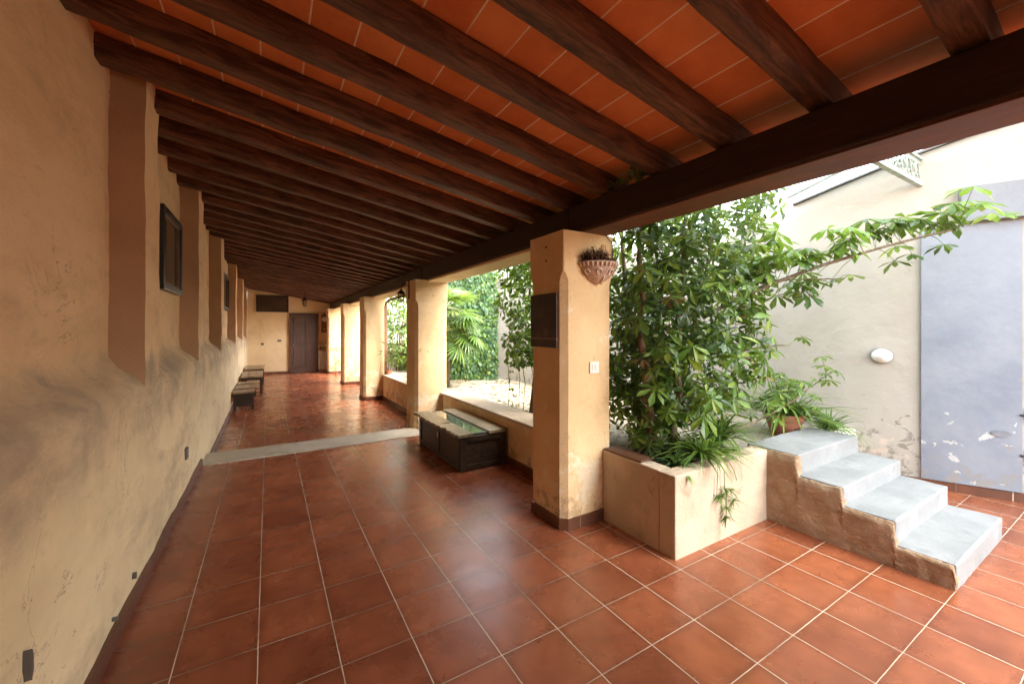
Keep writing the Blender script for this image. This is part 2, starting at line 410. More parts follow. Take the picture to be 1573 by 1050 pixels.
def rough_mesh(o, cut=.09, amp=.004, freq=4.0, seed=0):
    """subdivide long edges and shift the surface a little, so plaster is never dead flat"""
    bm = bmesh.new(); bm.from_mesh(o.data)
    for _ in range(6):
        es = [e for e in bm.edges if e.calc_length() > cut * 1.6]
        if not es: break
        bmesh.ops.subdivide_edges(bm, edges=es, cuts=1, use_grid_fill=True)
    bmesh.ops.triangulate(bm, faces=[f for f in bm.faces if len(f.verts) > 4])
    bmesh.ops.recalc_face_normals(bm, faces=bm.faces)
    bm.normal_update()
    for v in bm.verts:
        p = v.co * freq + Vector((seed, seed * 2, 0))
        k = noise.noise(p) * .7 + noise.noise(p * 2.7) * .3
        v.co += v.normal * (k * amp)
    bm.to_mesh(o.data); bm.free()
    return o

def empty(name, loc=(0, 0, 0), rz=0):
    o = bpy.data.objects.new(name, None); COL.objects.link(o); o.location = loc; o.rotation_euler = (0, 0, rz)
    o.empty_display_size = .1
    return o
def tag(o, label=None, cat=None, group=None, kind=None):
    if label: o['label'] = label
    if cat: o['category'] = cat
    if group: o['group'] = group
    if kind: o['kind'] = kind
    return o
def thing(name, label, cat, loc=(0, 0, 0), rz=0, group=None):
    return tag(empty(name, loc, rz), label, cat, group)
def copy_thing(src, loc=None):
    c = src.copy(); COL.objects.link(c)
    for k in ('label', 'group', 'category'):
        if k in src: c[k] = src[k]
    for ch in list(src.children):
        d = ch.copy(); COL.objects.link(d); d.parent = c
        for g in list(ch.children):
            e = g.copy(); COL.objects.link(e); e.parent = d
    if loc is not None: c.location = loc
    return c

LOW = -.15            # level of the far floor, one step down
ZC = lambda X: 2.56 + .168 * (2.106 - X)      # underside of the joists

# ------------------------------------------------------------------ ground and floors
mb = MB(); mb.box(-120, 120, -120, 120, -.6, -.42)
tag(mb.build('ground', M['earth']), kind='structure')
mb = MB(); mb.box(-.9, 7.2, -5.5, 5.72, -.3, 0)
tag(mb.build('tiled_floor', M['floor_tile']), kind='structure')
mb = MB(); mb.box(-.9, 2.5, 6.2, 17.8, -.34, LOW)
tag(mb.build('lower_tiled_floor', M['floor_tile']), kind='structure')

# threshold stone between the two floor levels
mb = MB(); mb.box(-.66, 1.96, 5.71, 6.22, -.3, .012)
o = mb.build('stone_step', M['stone'], bevel=.012); rough_mesh(o, .1, .006, 3)
tag(o, 'long worn grey stone step crossing the tiled floor between two levels', 'step')

# ------------------------------------------------------------------ left wall with shallow blind bays
PIERS = [(-3.2, -1.2), (.62, 1.02), (3.31, 3.72), (5.57, 5.98), (8.08, 8.55), (11.5, 12.0), (14.5, 15.0), (17.2, 18.0)]
def left_wall():
    ys = []
    y = -3.0
    while y < 17.75: ys.append(y); y += .07 if y < 4.5 else .12
    for a, b in PIERS:
        for e in (a, b):
            ys = [q for q in ys if abs(q - e) > .035]
            ys += [e - .012, e - .004, e + .004, e + .012]
    ys = sorted(set(round(q, 4) for q in ys if -3.0 <= q <= 17.75))
    zs = [-.3, 0]
    z = .06
    while z < 3.5: zs.append(z); z += .06 if z < 1.5 else .09
    def A(y):
        for a, b in PIERS:
            if a - .012 <= y <= b + .012:
                t = min((y - (a - .012)) / .024, ((b + .012) - y) / .024, 1)
                return 1 - max(0, min(1, t))
        return 1.0
    vs = []; fs = []
    for y in ys:
        a = A(y)
        for z in zs:
            lz = 1.185 + .03 * noise.noise(Vector((y * 1.3, 0, 5)))
            hz = 1.34 + .035 * noise.noise(Vector((y * 1.1, 3, 1)))
            t = max(0, min(1, (z - lz) / (hz - lz)))
            x = -.654 - .16 * a * t ** 1.35
            p = Vector((0, y * 1.6, z * 1.6))
            x += .012 * noise.noise(p) + .006 * noise.noise(p * 3.1) + .0025 * noise.noise(p * 9)
            vs.append((x, y, z))
    nz = len(zs)
    for i in range(len(ys) - 1):
        for k in range(nz - 1):
            fs.append((i * nz + k, i * nz + k + 1, (i + 1) * nz + k + 1, (i + 1) * nz + k))
    # back of the wall, a real thickness
    b = len(vs)
    vs += [(-1.2, ys[0], -.3), (-1.2, ys[0], zs[-1]), (-1.2, ys[-1], -.3), (-1.2, ys[-1], zs[-1])]
    fs += [(b, b + 2, b + 3, b + 1)]
    fs.append(tuple([b, b + 1] + list(range(nz - 1, -1, -1))))
    e = (len(ys) - 1) * nz
    fs.append(tuple([b + 3, b + 2] + list(range(e, e + nz))))
    fs.append(tuple([b + 1, b + 3] + [i * nz + nz - 1 for i in range(len(ys) - 1, -1, -1)]))
    m = MB(); m.add(vs, fs)
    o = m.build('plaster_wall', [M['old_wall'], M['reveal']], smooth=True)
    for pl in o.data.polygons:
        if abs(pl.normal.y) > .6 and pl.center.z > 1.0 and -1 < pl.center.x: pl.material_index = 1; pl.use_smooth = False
    o.data.set_sharp_from_angle(angle=R(38))
    return o
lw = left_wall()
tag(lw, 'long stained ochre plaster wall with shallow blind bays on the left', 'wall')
mb = MB()
mb.box(-.66, -.632, -3, 5.71, .001, .085); o = mb.build('baseboard', M['skirt_tile'], lw, bevel=.004)
mb = MB(); mb.box(-.66, -.632, 6.22, 17.6, LOW + .001, LOW + .085); o = mb.build('baseboard', M['skirt_tile'], lw, bevel=.004)
# chipped plaster patches near the floor
def chip(y, z, w, h, name='plaster_chip'):
    m = MB(); n = 11
    pts = [(-.636, y + w * math.cos(2 * math.pi * k / n) * random.uniform(.6, 1.1), z + h * math.sin(2 * math.pi * k / n) * random.uniform(.7, 1.1)) for k in range(n)]
    back = [(-.67, p[1], p[2]) for p in pts]
    m.add(pts + back, [tuple(range(n))] + [(k, (k + 1) % n, n + (k + 1) % n, n + k) for k in range(n)])
    o = m.build(name, M['grey_plate'], lw); recalc(o); return o
chip(1.87, .50, .012, .05)
chip(3.05, .16, .008, .02); chip(2.72, .12, .01, .012)

# ------------------------------------------------------------------ far end wall
fw = MB(); fw.box(-.66, 2.5, 17.6, 17.9, -.3, 3.3)
fwo = fw.build('end_wall', M['plaster']); rough_mesh(fwo, .2, .01, 1.5)
tag(fwo, 'ochre end wall at the far end of the portico holding the dark door', 'wall')
mb = MB(); mb.box(-.63, .66, 17.565, 17.592, LOW + .001, LOW + .09); mb.build('baseboard', M['skirt_tile'], fwo)

m = MB(); m.box(-.66, 2.1, -2.2, -1.95, -.1, 3.3); o = m.build('rear_wall', M['plaster']); tag(o, 'plain unseen ochre wall added to close the portico behind the viewer', 'wall')  # unseen wall, added to keep light off the camera-facing joist and jamb sides
# far door
d = thing('wooden_door', 'tall dark brown wooden door in the far end wall', 'door', (1.185, 17.575, LOW))
m = MB(); m.box(-.44, .44, -.045, .02, .01, 2.22)
for zz in ((.25, .95), (1.15, 2.05)):
    for xx in ((-.36, -.04), (.04, .36)): m.box(xx[0], xx[1], -.062, -.04, zz[0], zz[1])
m.build('door_leaf', M['door_wood'], d, bevel=.006)
for a in ((-.50, -.445, 2.29), (.445, .50, 2.29)):
    m = MB(); m.box(a[0], a[1], -.075, .02, .005, a[2]); m.build('door_jamb', M['door_wood'], d, bevel=.005)
m = MB(); m.box(-.44, .44, -.074, .02, 2.225, 2.288); m.build('door_head', M['door_wood'], d, bevel=.005)
m = MB(); m.lathe([(.001, -.06), (.02, -.055), (.026, -.03), (.014, -.015), (.012, 0)], 10)
m.v = [(p[0] - .37, p[2] - .045, p[1] + 1.05) for p in m.v]; m.build('handle', M['brass'], d, smooth=True)

# mirror / glazed frame high on the end wall
d = thing('framed_mirror', 'wide black framed mirror high on the far end wall', 'mirror', (.14, 17.57, 2.48))
m = MB(); W, H, b = .52, .31, .055
m.box(-W, W, -.04, .03, H - b, H); m.box(-W, W, -.04, .03, -H, -H + b); m.box(-W, -W + b, -.039, .03, -H + b, H - b); m.box(W - b, W, -.039, .03, -H + b, H - b)
m.build('frame', M['black_frame'], d, bevel=.004)
m = MB(); m.box(-W + b, W - b, -.012, .028, -H + b, H - b); m.build('glass', M['silver'], d)

# pendulum clock, shelf and radiator right of the far door
d = thing('pendulum_clock', 'brown wooden pendulum clock with white dial right of the far door', 'clock', (1.90, 17.57, 1.75))
m = MB(); m.box(-.10, .10, -.10, .03, -.36, .30)
m.add([(-.13, -.12, .30), (.13, -.12, .30), (.13, .03, .30), (-.13, .03, .30), (0, -.12, .42), (0, .03, .42)], [(0, 1, 4), (1, 2, 5, 4), (2, 3, 5), (3, 0, 4, 5), (0, 3, 2, 1)])
m.build('case', M['frame_wood'], d, bevel=.006)
m = MB(); m.lathe([(.0005, -.012), (.085, -.012), (.09, 0)], 24); m.v = [(p[0], p[2] - .105, p[1] + .16) for p in m.v]
m.build('dial', M['dial'], d, smooth=False)
m = MB(); m.box(-.004, .004, -.122, -.119, .155, .22); m.box(-.002, .045, -.125, -.1225, .155, .163); m.build('clock_hand', M['iron'], d)
m = MB(); m.tube([(0, -.112, .06), (0, -.112, -.2)], .005); m.lathe([(.0005, -.01), (.04, -.008), (.04, .008), (.0005, .01)], 14, (0, 0, 0)); m.v[12:] = [(p[0], p[2] - .114, p[1] - .22) for p in m.v[12:]]
m.build('pendulum', M['brass'], d)
d = thing('wall_shelf', 'narrow gilded wall shelf under the pendulum clock', 'shelf', (1.88, 17.5, .86))
m = MB(); m.box(-.22, .2, -.14, .095, 0, .035); m.build('shelf_board', M['brass'], d, bevel=.005)
for xx in (-.14, .12):
    m = MB(); m.box(xx, xx + .025, -.1, .095, -.12, -.001); m.build('bracket', M['frame_wood'], d)
d = thing('radiator', 'white ribbed radiator below the shelf at the far end', 'radiator', (1.88, 17.5, LOW))
for k in range(6):
    m = MB(); x = -.19 + k * .066; m.box(x, x + .05, -.08, .05, .1, .82); m.build('rib', M['radiator'], d, bevel=.018)
for z in (.16, .76):
    m = MB(); m.tube([(-.2, -.01, z), (.2, -.01, z)], .02, 8); m.build('pipe', M['radiator'], d)
for x in (-.17, .12):
    m = MB(); m.box(x, x + .03, -.06, .03, 0, .12); m.build('foot', M['radiator'], d)
m = MB(); m.box(.30, .42, 17.575, 17.61, 1.06, 1.13); o = m.build('wall_vent', M['grey_plate']); tag(o, 'small dark vent plate beside the far door', 'vent')
m = MB(); m.box(-.22, -.14, 17.575, 17.61, .94, 1.02); o = m.build('wall_socket', M['grey_plate'], bevel=.005); tag(o, 'dark square socket on the end wall left of the far door', 'socket')

# ------------------------------------------------------------------ pillars
def pillar_sections(secs, m):
    vs = []; fs = []
    for (x0, x1, y0, y1, c, z) in secs:
        vs += [(x0 + c, y0, z), (x1 - c, y0, z), (x1, y0 + c, z), (x1, y1 - c, z), (x1 - c, y1, z), (x0 + c, y1, z), (x0, y1 - c, z), (x0, y0 + c, z)]
    n = 8
    for i in range(len(secs) - 1):
        for k in range(n): fs.append((i * n + k, i * n + (k + 1) % n, (i + 1) * n + (k + 1) % n, (i + 1) * n + k))
    fs.append(tuple(range(n))[::-1]); fs.append(tuple((len(secs) - 1) * n + k for k in range(n)))
    m.add(vs, fs)
PY = [(2.44, .46), (6.07, .5), (9.95, .55), (13.08, .5), (16.6, .5)]
plabels = ['near square ochre pillar with chamfered corners carrying the wall basket',
           'second ochre pillar beside the far end of the wooden chest',
           'third ochre pillar with a thin climbing twig beside the tall window frame',
           'fourth ochre pillar from the front in the row along the portico',
           'fifth and farthest ochre pillar close to the end wall']
PIL = []
for i, (y, w) in enumerate(PY):
    x0, x1 = 1.93, 2.455
    b = -.2 if i == 0 else -.3
    secs = [(x0, x1, y, y + w, .048, b)]
    for z in (.3, .7, 1.1, 1.5, 1.92): secs.append((x0, x1, y, y + w, .048, z))
    secs += [(x0, x1, y, y + w, .030, 1.965), (x0, x1, y, y + w, .008, 1.99), (x0, x1, y, y + w, .006, 2.15), (x0, x1, y, y + w, .006, 2.308)]
    m = MB(); pillar_sections(secs, m)
    o = m.build('pillar', M['plaster_pillar']); rough_mesh(o, .12, .005, 3, i * 3.1)
    tag(o, plabels[i], 'pillar', 'ochre pillars along the portico')
    z = 0 if i == 0 else LOW
    m = MB(); e = .014
    pillar_sections([(x0 - e, x1 + e, y - e, y + w + e, .052, z + .001), (x0 - e, x1 + e, y - e, y + w + e, .052, z + .085), (x0 + .004, x1 - .004, y + .004, y + w - .004, .05, z + .088)], m)
    m.build('baseboard', M['skirt_tile'], o)
    PIL.append(o)
# two old fixing holes on the near pillar
m = MB()
for z in (2.20, 2.09): m.box(1.921, 1.94, 2.655, 2.668, z, z + .014)
m.build('fixing_hole', M['grey_plate'], PIL[0])

# ------------------------------------------------------------------ parapets between the pillars
PAR = [(2.91, 6.06, .545, 0, 'plaster parapet with a pale sill behind the wooden chest'),
       (6.58, 9.94, .46, LOW, 'plaster parapet under the tall framed opening beyond the second pillar'),
       (10.51, 13.07, .46, LOW, 'plaster parapet between the third and fourth pillars'),
       (13.59, 16.59, .46, LOW, 'plaster parapet between the fourth and fifth pillars')]
for i, (a, b, zt, zf, lab) in enumerate(PAR):
    if i > 1: continue
    m = MB(); m.box(2.372, 2.60, a, b, -.3, zt - .035)
    o = m.build('parapet', M['plaster_pillar'], bevel=.008); rough_mesh(o, .14, .006, 3, i)
    tag(o, lab, 'wall', 'low parapets between the pillars')
    m = MB(); m.box(2.325, 2.67, a + .002, b - .002, zt - .034, zt)
    s = m.build('sill', M['sill'], o, bevel=.008); rough_mesh(s, .1, .004, 6, i)
    m = MB(); m.box(2.348, 2.370, a, b, zf + .001, zf + .085); m.build('baseboard', M['skirt_tile'], o)
# pillar 5 to end wall filler
m = MB(); m.box(2.2, 2.45, 17.105, 17.598, -.3, 2.3); o = m.build('wall_return', M['plaster_pillar']); tag(o, 'short plaster wall joining the last pillar to the end wall', 'wall')

# window frame in the second opening
d = thing('window_frame', 'tall slender brown window frame in the opening before the third pillar', 'window frame', (2.40, 9.80, .462))
m = MB(); m.box(-.03, .03, -.03, .03, 0, 1.62); m.build('post', M['frame_wood'], d, bevel=.005)
m = MB(); m.box(-.03, .03, -3.12, -3.06, 0, 1.62); m.build('post', M['frame_wood'], d, bevel=.005)
m = MB(); m.tube([(0, -.0, 1.63), (0, -.06, 1.70), (0, -.25, 1.745), (0, -1.5, 1.77), (0, -2.85, 1.745), (0, -3.03, 1.70), (0, -3.09, 1.63)], .03, 6); m.build('head_rail', M['frame_wood'], d)

# ------------------------------------------------------------------ header beam, lintels, joists, ceiling
JB = [-2.6, 2.60, 6.30, 10.2, 13.32, 17.59]
bl = ['massive dark header beam spanning the open bay at upper right', 'header beam length over the bay behind the chest', 'header beam length over the framed opening',
      'header beam length between the third and fourth pillars', 'farthest header beam length meeting the end wall']
for i in range(5):
    a, b = JB[i] + .003, JB[i + 1] - .003
    dx = random.uniform(-.006, .006)
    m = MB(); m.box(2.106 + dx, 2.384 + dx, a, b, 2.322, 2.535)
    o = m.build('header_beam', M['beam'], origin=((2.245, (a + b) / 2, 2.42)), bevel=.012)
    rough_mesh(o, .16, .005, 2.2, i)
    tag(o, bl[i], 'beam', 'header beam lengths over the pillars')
    m = MB(); m.box(2.118 + dx, 2.378 + dx, a + .01, b - .01, 2.309, 2.330)  # strip added below each beam to carry its lit underside tone
    sb = m.build('lit_underside', M['soffit'], o, origin=(2.245, (a + b) / 2, 2.42), bevel=.003); sb['label'] = 'redder brown strip added as the lit underside of the beam'
ll = ['plastered soffit strip under the beam behind the chest', 'plastered soffit strip under the beam at the framed opening', 'plastered soffit strip between the third and fourth pillars', 'plastered soffit strip between the fourth and fifth pillars']
for i, (a, b, zt, zf, lab) in enumerate(PAR):
    m = MB(); m.box(2.118, 2.46, a, b, 2.28, 2.309)
    o = m.build('lintel', M['plaster'], bevel=.004); tag(o, ll[i], 'lintel', 'plastered soffits over the openings')

ang = math.atan(.168)
Lj = 3.42 / math.cos(ang)
jm = MB(); jm.box(-.9, Lj - .9, -.051, .051, 0, .135)
jo = jm.build('ceiling_joist', M['joist'], bevel=.013); rough_mesh(jo, .12, .006, 4)
jme = [jo.data]
for k in range(3):
    c = jo.data.copy()
    for v in c.vertices:
        p = v.co * 2.6 + Vector((k * 7.7 + 3, 1, 2)); v.co.z += .006 * noise.noise(p); v.co.y += .005 * noise.noise(p + Vector((0, 5, 0)))
    jme.append(c)
ordn = ['nearest', 'second', 'third', 'fourth', 'fifth', 'sixth', 'seventh', 'eighth', 'ninth', 'tenth']
where = ['cut off by the top right corner', 'wide in view at top right', 'meeting the header beam above the patio steps', 'running to the beam above the leafy tree',
         'ending over the near pillar', 'just beyond the near pillar', 'in the photo top left third', 'whose end sits near the top left corner', 'ending above the first wall niche', 'ending over the first wall pier']
js = []
y = .40 - .455 * 3
k = 0
while y < 17.3:
    o = jo if k == 0 else jo.copy()
    if k: COL.objects.link(o); o.data = jme[random.randrange(4)]
    o.location = (0, y + random.uniform(-.015, .015), ZC(0) + random.uniform(-.008, .008))
    o.rotation_euler = (random.uniform(-.02, .02), ang + random.uniform(-.002, .002), random.uniform(-.004, .004))
    js.append(o); y += .455; k += 1
for i, o in enumerate(js):
    q = i - 3
    if 0 <= q < 10: lab = f'{ordn[q]} dark ceiling joist from the camera, {where[q]}'
    elif q < 0: lab = 'dark ceiling joist overhead behind the camera'
    else: lab = 'dark wooden joist in the dense far part of the ceiling'
    tag(o, lab, 'joist', 'dark wooden joists across the ceiling')
# wall plate at the far end
m = MB(); m.box(-.9, 2.5, 17.40, 17.597, 0, .2)
o = m.build('wall_plate', M['joist'], bevel=.01); o.location = (0, 0, ZC(0) - .02); o.rotation_euler = (0, ang, 0)
o.data.transform(Matrix.Translation((0, 0, 0)))
tag(o, 'deep dark timber along the top of the far end wall', 'beam')

# tiled ceiling and roof
m = MB()
zc = lambda X: ZC(X) + .136
m.add([(-1.2, -3, zc(-1.2)), (2.72, -3, zc(2.72)), (2.72, 17.9, zc(2.72)), (-1.2, 17.9, zc(-1.2)),
       (-1.2, -3, zc(-1.2) + .14), (2.72, -3, zc(2.72) + .14), (2.72, 17.9, zc(2.72) + .14), (-1.2, 17.9, zc(-1.2) + .14)],
      [(0, 1, 2, 3), (4, 7, 6, 5), (0, 4, 5, 1), (1, 5, 6, 2), (2, 6, 7, 3), (3, 7, 4, 0)])
o = m.build('tiled_ceiling', M['ceil']); recalc(o)
tag(o, 'sloping orange terracotta tile ceiling with pale joints above the joists', 'ceiling')

# ------------------------------------------------------------------ things on the left wall
def wall_frame(y0, y1, z0, z1, lab, x=-.80, cat='picture', glass='mirror'):
    d = thing('picture_frame', lab, cat, (x, (y0 + y1) / 2, (z0 + z1) / 2))
    w, h, b = (y1 - y0) / 2, (z1 - z0) / 2, .055
    m = MB()
    m.box(-.02, .04, -w, w, h - b, h); m.box(-.02, .04, -w, w, -h, -h + b); m.box(-.02, .039, -w, -w + b, -h + b, h - b); m.box(-.02, .039, w - b, w, -h + b, h - b)
    m.build('frame', M['black_frame'], d, bevel=.006)
    c_ = .018
    m = MB(); m.box(-.02, .024, -w + b, w - b, h - b - c_, h - b); m.box(-.02, .024, -w + b, w - b, -h + b, -h + b + c_); m.box(-.02, .0235, -w + b, -w + b + c_, -h + b + c_, h - b - c_); m.box(-.02, .0235, w - b - c_, w - b, -h + b + c_, h - b - c_)
    m.build('inner_lip', M['frame_wood'], d)
    m = MB(); m.box(-.02, .010, -w + b + c_, w - b - c_, -h + b + c_, h - b - c_); m.build('glass', M[glass], d)
    return d
wall_frame(4.50, 5.36, 1.89, 2.62, 'dark framed picture in the first niche of the left wall')
wall_frame(9.9, 11.25, 1.95, 2.70, 'farther dark framed picture deep along the left wall')
wall_frame(9.35, 9.75, 2.05, 2.35, 'small black frame just before the farther picture on the left wall', x=-.79)
m = MB(); m.box(-.665, -.636, 4.70, 4.80, .35, .45); o = m.build('wall_socket', M['grey_plate'], bevel=.006); tag(o, 'small dark socket low on the left wall before the stone step', 'socket')

# benches along the left wall
def bench(y0, y1, x0, x1, h, lab, apron):
    d = thing('wooden_bench', lab, 'bench', (0, 0, LOW), 0, 'low benches along the left wall')
    n = 3
    for k in range(n):
        w = (x1 - x0) / n; m = MB(); m.box(x0 + k * w + .004, x0 + (k + 1) * w - .004, y0, y1, h - .035, h); m.build('seat_board', M['bench_top'], d, bevel=.005)
    for xx in (x0 + .02, x1 - .07):
        for yy in (y0 + .03, y1 - .08):
            m = MB(); m.box(xx, xx + .05, yy, yy + .05, 0, h - .036); m.build('leg', M['dark_wood'], d, bevel=.004)
    m = MB(); m.box(x0 + .03, x1 - .03, y0 + .035, y0 + .055, h - (.30 if apron else .1), h - .037); m.box(x0 + .03, x1 - .03, y1 - .055, y1 - .035, h - .1, h - .037)
    m.box(x1 - .055, x1 - .035, y0 + .06, y1 - .06, h - .1, h - .037); m.build('apron', M['dark_wood'], d)
    if apron:
        for yy in (y0 + .45, y0 + 1.35):
            m = MB(); m.box(x0, x1 + .004, yy, yy + .06, h + .001, h + .012); m.build('strap', M['dark_wood'], d)
    return d
bench(10.1, 12.1, -.64, -.24, .38, 'nearest low bench by the left wall with dark straps across its boards', True)
bench(12.55, 14.2, -.62, -.12, .45, 'middle bench by the left wall with open dark legs', False)
bench(14.5, 15.9, -.62, -.10, .49, 'farthest pale topped bench by the left wall', False)

# ------------------------------------------------------------------ chest
d = thing('wooden_chest', 'long dark wooden chest with pale cracked lid and glass strip', 'chest', (2.02, 4.0, 0))
m = MB(); m.box(-.25, .315, .02, 1.36, .0, .375)
m.build('chest_body', M['dark_wood'], d, bevel=.008)
m = MB()
for yy in ((.02, .10), (.62, .70), (1.28, 1.36)): m.box(-.262, -.245, yy[0], yy[1], .01, .374)
m.box(-.259, -.245, .10, 1.28, .31, .372); m.box(-.259, -.245, .10, 1.28, .01, .07)
m.box(-.25, -.17, .006, .022, .01, .373); m.box(.235, .315, .006, .022, .01, .373); m.box(-.17, .235, .008, .022, .31, .372); m.box(-.17, .235, .008, .022, .01, .07)
m.build('panel_frame', M['dark_wood'], d, bevel=.004)
m = MB(); m.box(-.267, -.26, .645, .675, .24, .30); m.build('lock_plate', M['brass'], d, bevel=.002)
def jag_board(x0, x1, y0, y1, z, th, jx0=.012, jy=.02):
    n = 14; m = MB(); top = []
    for k in range(n + 1): top.append((x0 + random.uniform(-jx0, jx0), y0 + (y1 - y0) * k / n))
    top[0] = (x0, y0 + random.uniform(0, jy))
    for k in range(n, -1, -1): top.append((x1 + random.uniform(-.002, .002), y0 + (y1 - y0) * k / n + (random.uniform(-jy, jy) if k in (0, n) else 0)))
    N = len(top)
    m.add([(a, b, z + th) for a, b in top] + [(a, b, z) for a, b in top], [tuple(range(N)), tuple(range(2 * N - 1, N - 1, -1))] + [(k, N + k, N + (k + 1) % N, (k + 1) % N) for k in range(N)])
    return m
o = jag_board(-.31, -.10, .62, 1.44, .376, .03).build('lid_board', M['chest_top'], d); recalc(o)
o = jag_board(-.29, -.105, -.03, .60, .380, .028, .03, .04).build('lid_board', M['chest_top'], d); recalc(o)
o = jag_board(.095, .325, -.01, 1.40, .378, .030, .004).build('lid_board', M['chest_top'], d); recalc(o)
m = MB(); m.box(-.095, .09, .04, 1.38, .376, .398); m.build('glass_inset', M['glass_pale'], d, bevel=.003)

# ------------------------------------------------------------------ things on the near pillar
d = thing('dark_painting', 'small dark still life panel on the inner face of the near pillar', 'painting', (1.921, 2.685, 1.615))
m = MB(); m.box(-.008, .01, -.178, .178, -.215, .215); m.build('canvas', M['painting'], d, bevel=.002)
d = thing('light_switch', 'white double switch plate on the front of the near pillar', 'switch', (2.235, 2.434, 1.24))
m = MB(); m.box(-.048, .048, -.008, .01, -.045, .045); m.build('plate', M['white_plastic'], d, bevel=.003)
for xx in (-.028, .004):
    m = MB(); m.box(xx, xx + .024, -.013, -.0075, -.022, .022); m.build('rocker', M['white_plastic'], d, bevel=.002)

d = thing('wall_basket', 'pinkish ceramic half basket holding a dried plant on the near pillar', 'wall planter', (2.262, 2.436, 1.875))
m = MB()
prof = [(.012, .03), (.05, .042), (.095, .07), (.132, .105), (.158, .15), (.176, .192), (.188, .198), (.184, .188), (.168, .182), (.14, .12), (.05, .06)]
m.lathe(prof, 22, (0, 0, 0), math.pi, 2 * math.pi)
o = m.build('bowl', M['terracotta'], d, smooth=True); recalc(o); o.scale = (1.0, .85, 1)
bowl_mat = plain('pink_glazed_ceramic', (.60, .40, .31), .45, 0, .15, 18, .3); o.data.materials[0] = bowl_mat
cream = plain('cream_glaze', (.75, .62, .50), .4, 0, .05)
m = MB()
for k in range(15):
    a = math.pi + (k + .5) / 15 * math.pi
    r0, r1 = .187, .170
    m = MB(); m.tube([(r0 * math.cos(a), .85 * r0 * math.sin(a), .190), (r1 * math.cos(a), .85 * r1 * math.sin(a), .160)], .0065, 5)
    m.build('rim_slat', cream, d, smooth=True)
for k, a0 in enumerate((3.5, 4.2, 4.95, 5.6)):
    pts = []
    for q in range(15):
        t = q / 14; th = t * 5.2; rr = .030 * (1 - .65 * t)
        a = a0 + rr * 6.2 * math.cos(th); z = .112 + rr * math.sin(th)
        r = .139 + (z - .112) * .72 + .004
        pts.append((r * math.cos(a), .85 * r * math.sin(a), z))
    m = MB(); m.tube(pts, .0055, 5); m.build('scroll_relief', cream, d, smooth=True)
m = MB(); m.tube([(.02, -.03, .03), (0, -.06, .048), (-.01, -.098, .08)], .008, 5)
m.build('bud_relief', cream, d, smooth=True)
m = MB()
for k in range(420):
    a = random.uniform(math.pi, 2 * math.pi); r = random.uniform(.0, .165)
    b = Vector((r * math.cos(a), .85 * r * math.sin(a), .18)); tip = b + Vector((random.uniform(-.05, .03), random.uniform(-.03, .01), random.uniform(.03, .15) * (1 - abs(r * math.cos(a) + .05) / .26)))
    m.tube([b, (b + tip) / 2 + Vector((.008, 0, 0)), tip], .002, 3, 1)
    for q in range(4): m.leaf(b.lerp(tip, random.uniform(.3, 1)), (random.uniform(-1, 1), random.uniform(-1, .4), random.uniform(-.6, .8)), (0, -.5, 1), random.uniform(.014, .03), .012, .3, .2, 0)
m.build('dried_plant', [M['dry_plum'], M['bark_red']], d)

m = MB(); m.tube([(2.36, 2.425, 2.31), (2.385, 2.423, 2.275), (2.415, 2.424, 2.262), (2.432, 2.427, 2.245), (2.434, 2.427, 2.14), (2.437, 2.43, 2.10)], .0035, 5)
o = m.build('electric_cable', M['iron'], smooth=True); tag(o, 'thin dark cable looping down the top right of the near pillar', 'cable')

# lantern on a bracket at the second pillar
def lantern(name, lab, loc, s=1.0, hang=.25, mount='bracket'):
    d = thing(name, lab, 'lantern', loc)
    m = MB(); n = 6
    m.lathe([(.001, -.20 * s), (.03 * s, -.185 * s), (.05 * s, -.17 * s), (.048 * s, -.165 * s)], n)
    m.lathe([(.085 * s, 0), (.088 * s, .012 * s), (.05 * s, .06 * s), (.018 * s, .085 * s), (.02 * s, .1 * s), (.001, .12 * s)], n)
    for k in range(n):
        a = 2 * math.pi * k / n
        m.tube([(.05 * s * math.cos(a), .05 * s * math.sin(a), -.17 * s), (.08 * s * math.cos(a), .08 * s * math.sin(a), 0)], .006 * s, 4)
    m.build('lantern_cage', M['iron'], d)
    m = MB(); m.lathe([(.046 * s, -.165 * s), (.076 * s, -.002 * s)], n); m.build('lantern_glass', M['mirror_glass'], d)
    m = MB()
    if mount == 'chain':
        for q in range(int(hang / .03)):
            z = .12 * s + q * .03; m.tube([(0, 0, z), (.008 * (q % 2), .008 * ((q + 1) % 2), z + .016), (0, 0, z + .032)], .004, 4)
        for a in (0, 2.1, 4.2): m.tube([(.02, 0, .13 * s), (.06 * math.cos(a), .06 * math.sin(a), .18 * s), (.03 * math.cos(a), .03 * math.sin(a), .23 * s)], .006, 4)
        m.build('chain', M['iron'], d)
    else:
        m.tube([(.13, 0, .10), (.09, 0, .16), (.03, 0, .17), (0, 0, .12 * s)], .007, 5)
        m.box(.118, .135, -.015, .015, -.08, .22)
        m.build('bracket_arm', M['iron'], d)
    return d
M['mirror_glass'] = None
def amber():
    t = NT('lantern_pane')
    a = t.n('BsdfTransparent', {'Color': (.85, .8, .65, 1)}).outputs[0]
    return t.done(t.n('MixShader', {0: .12, 1: a, 2: t.pbsdf((.4, .33, .22), .2)}).outputs[0])
M['mirror_glass'] = amber()
lantern('wall_lantern', 'small black iron lantern on a bracket at the second pillar', (1.80, 6.38, 2.10), .7)
zl = 2.42
lantern('hanging_lantern', 'black wrought iron lantern hanging on a chain before the far door', (.965, 14.0, zl), 1.0, ZC(.965) - zl - .12, 'chain')

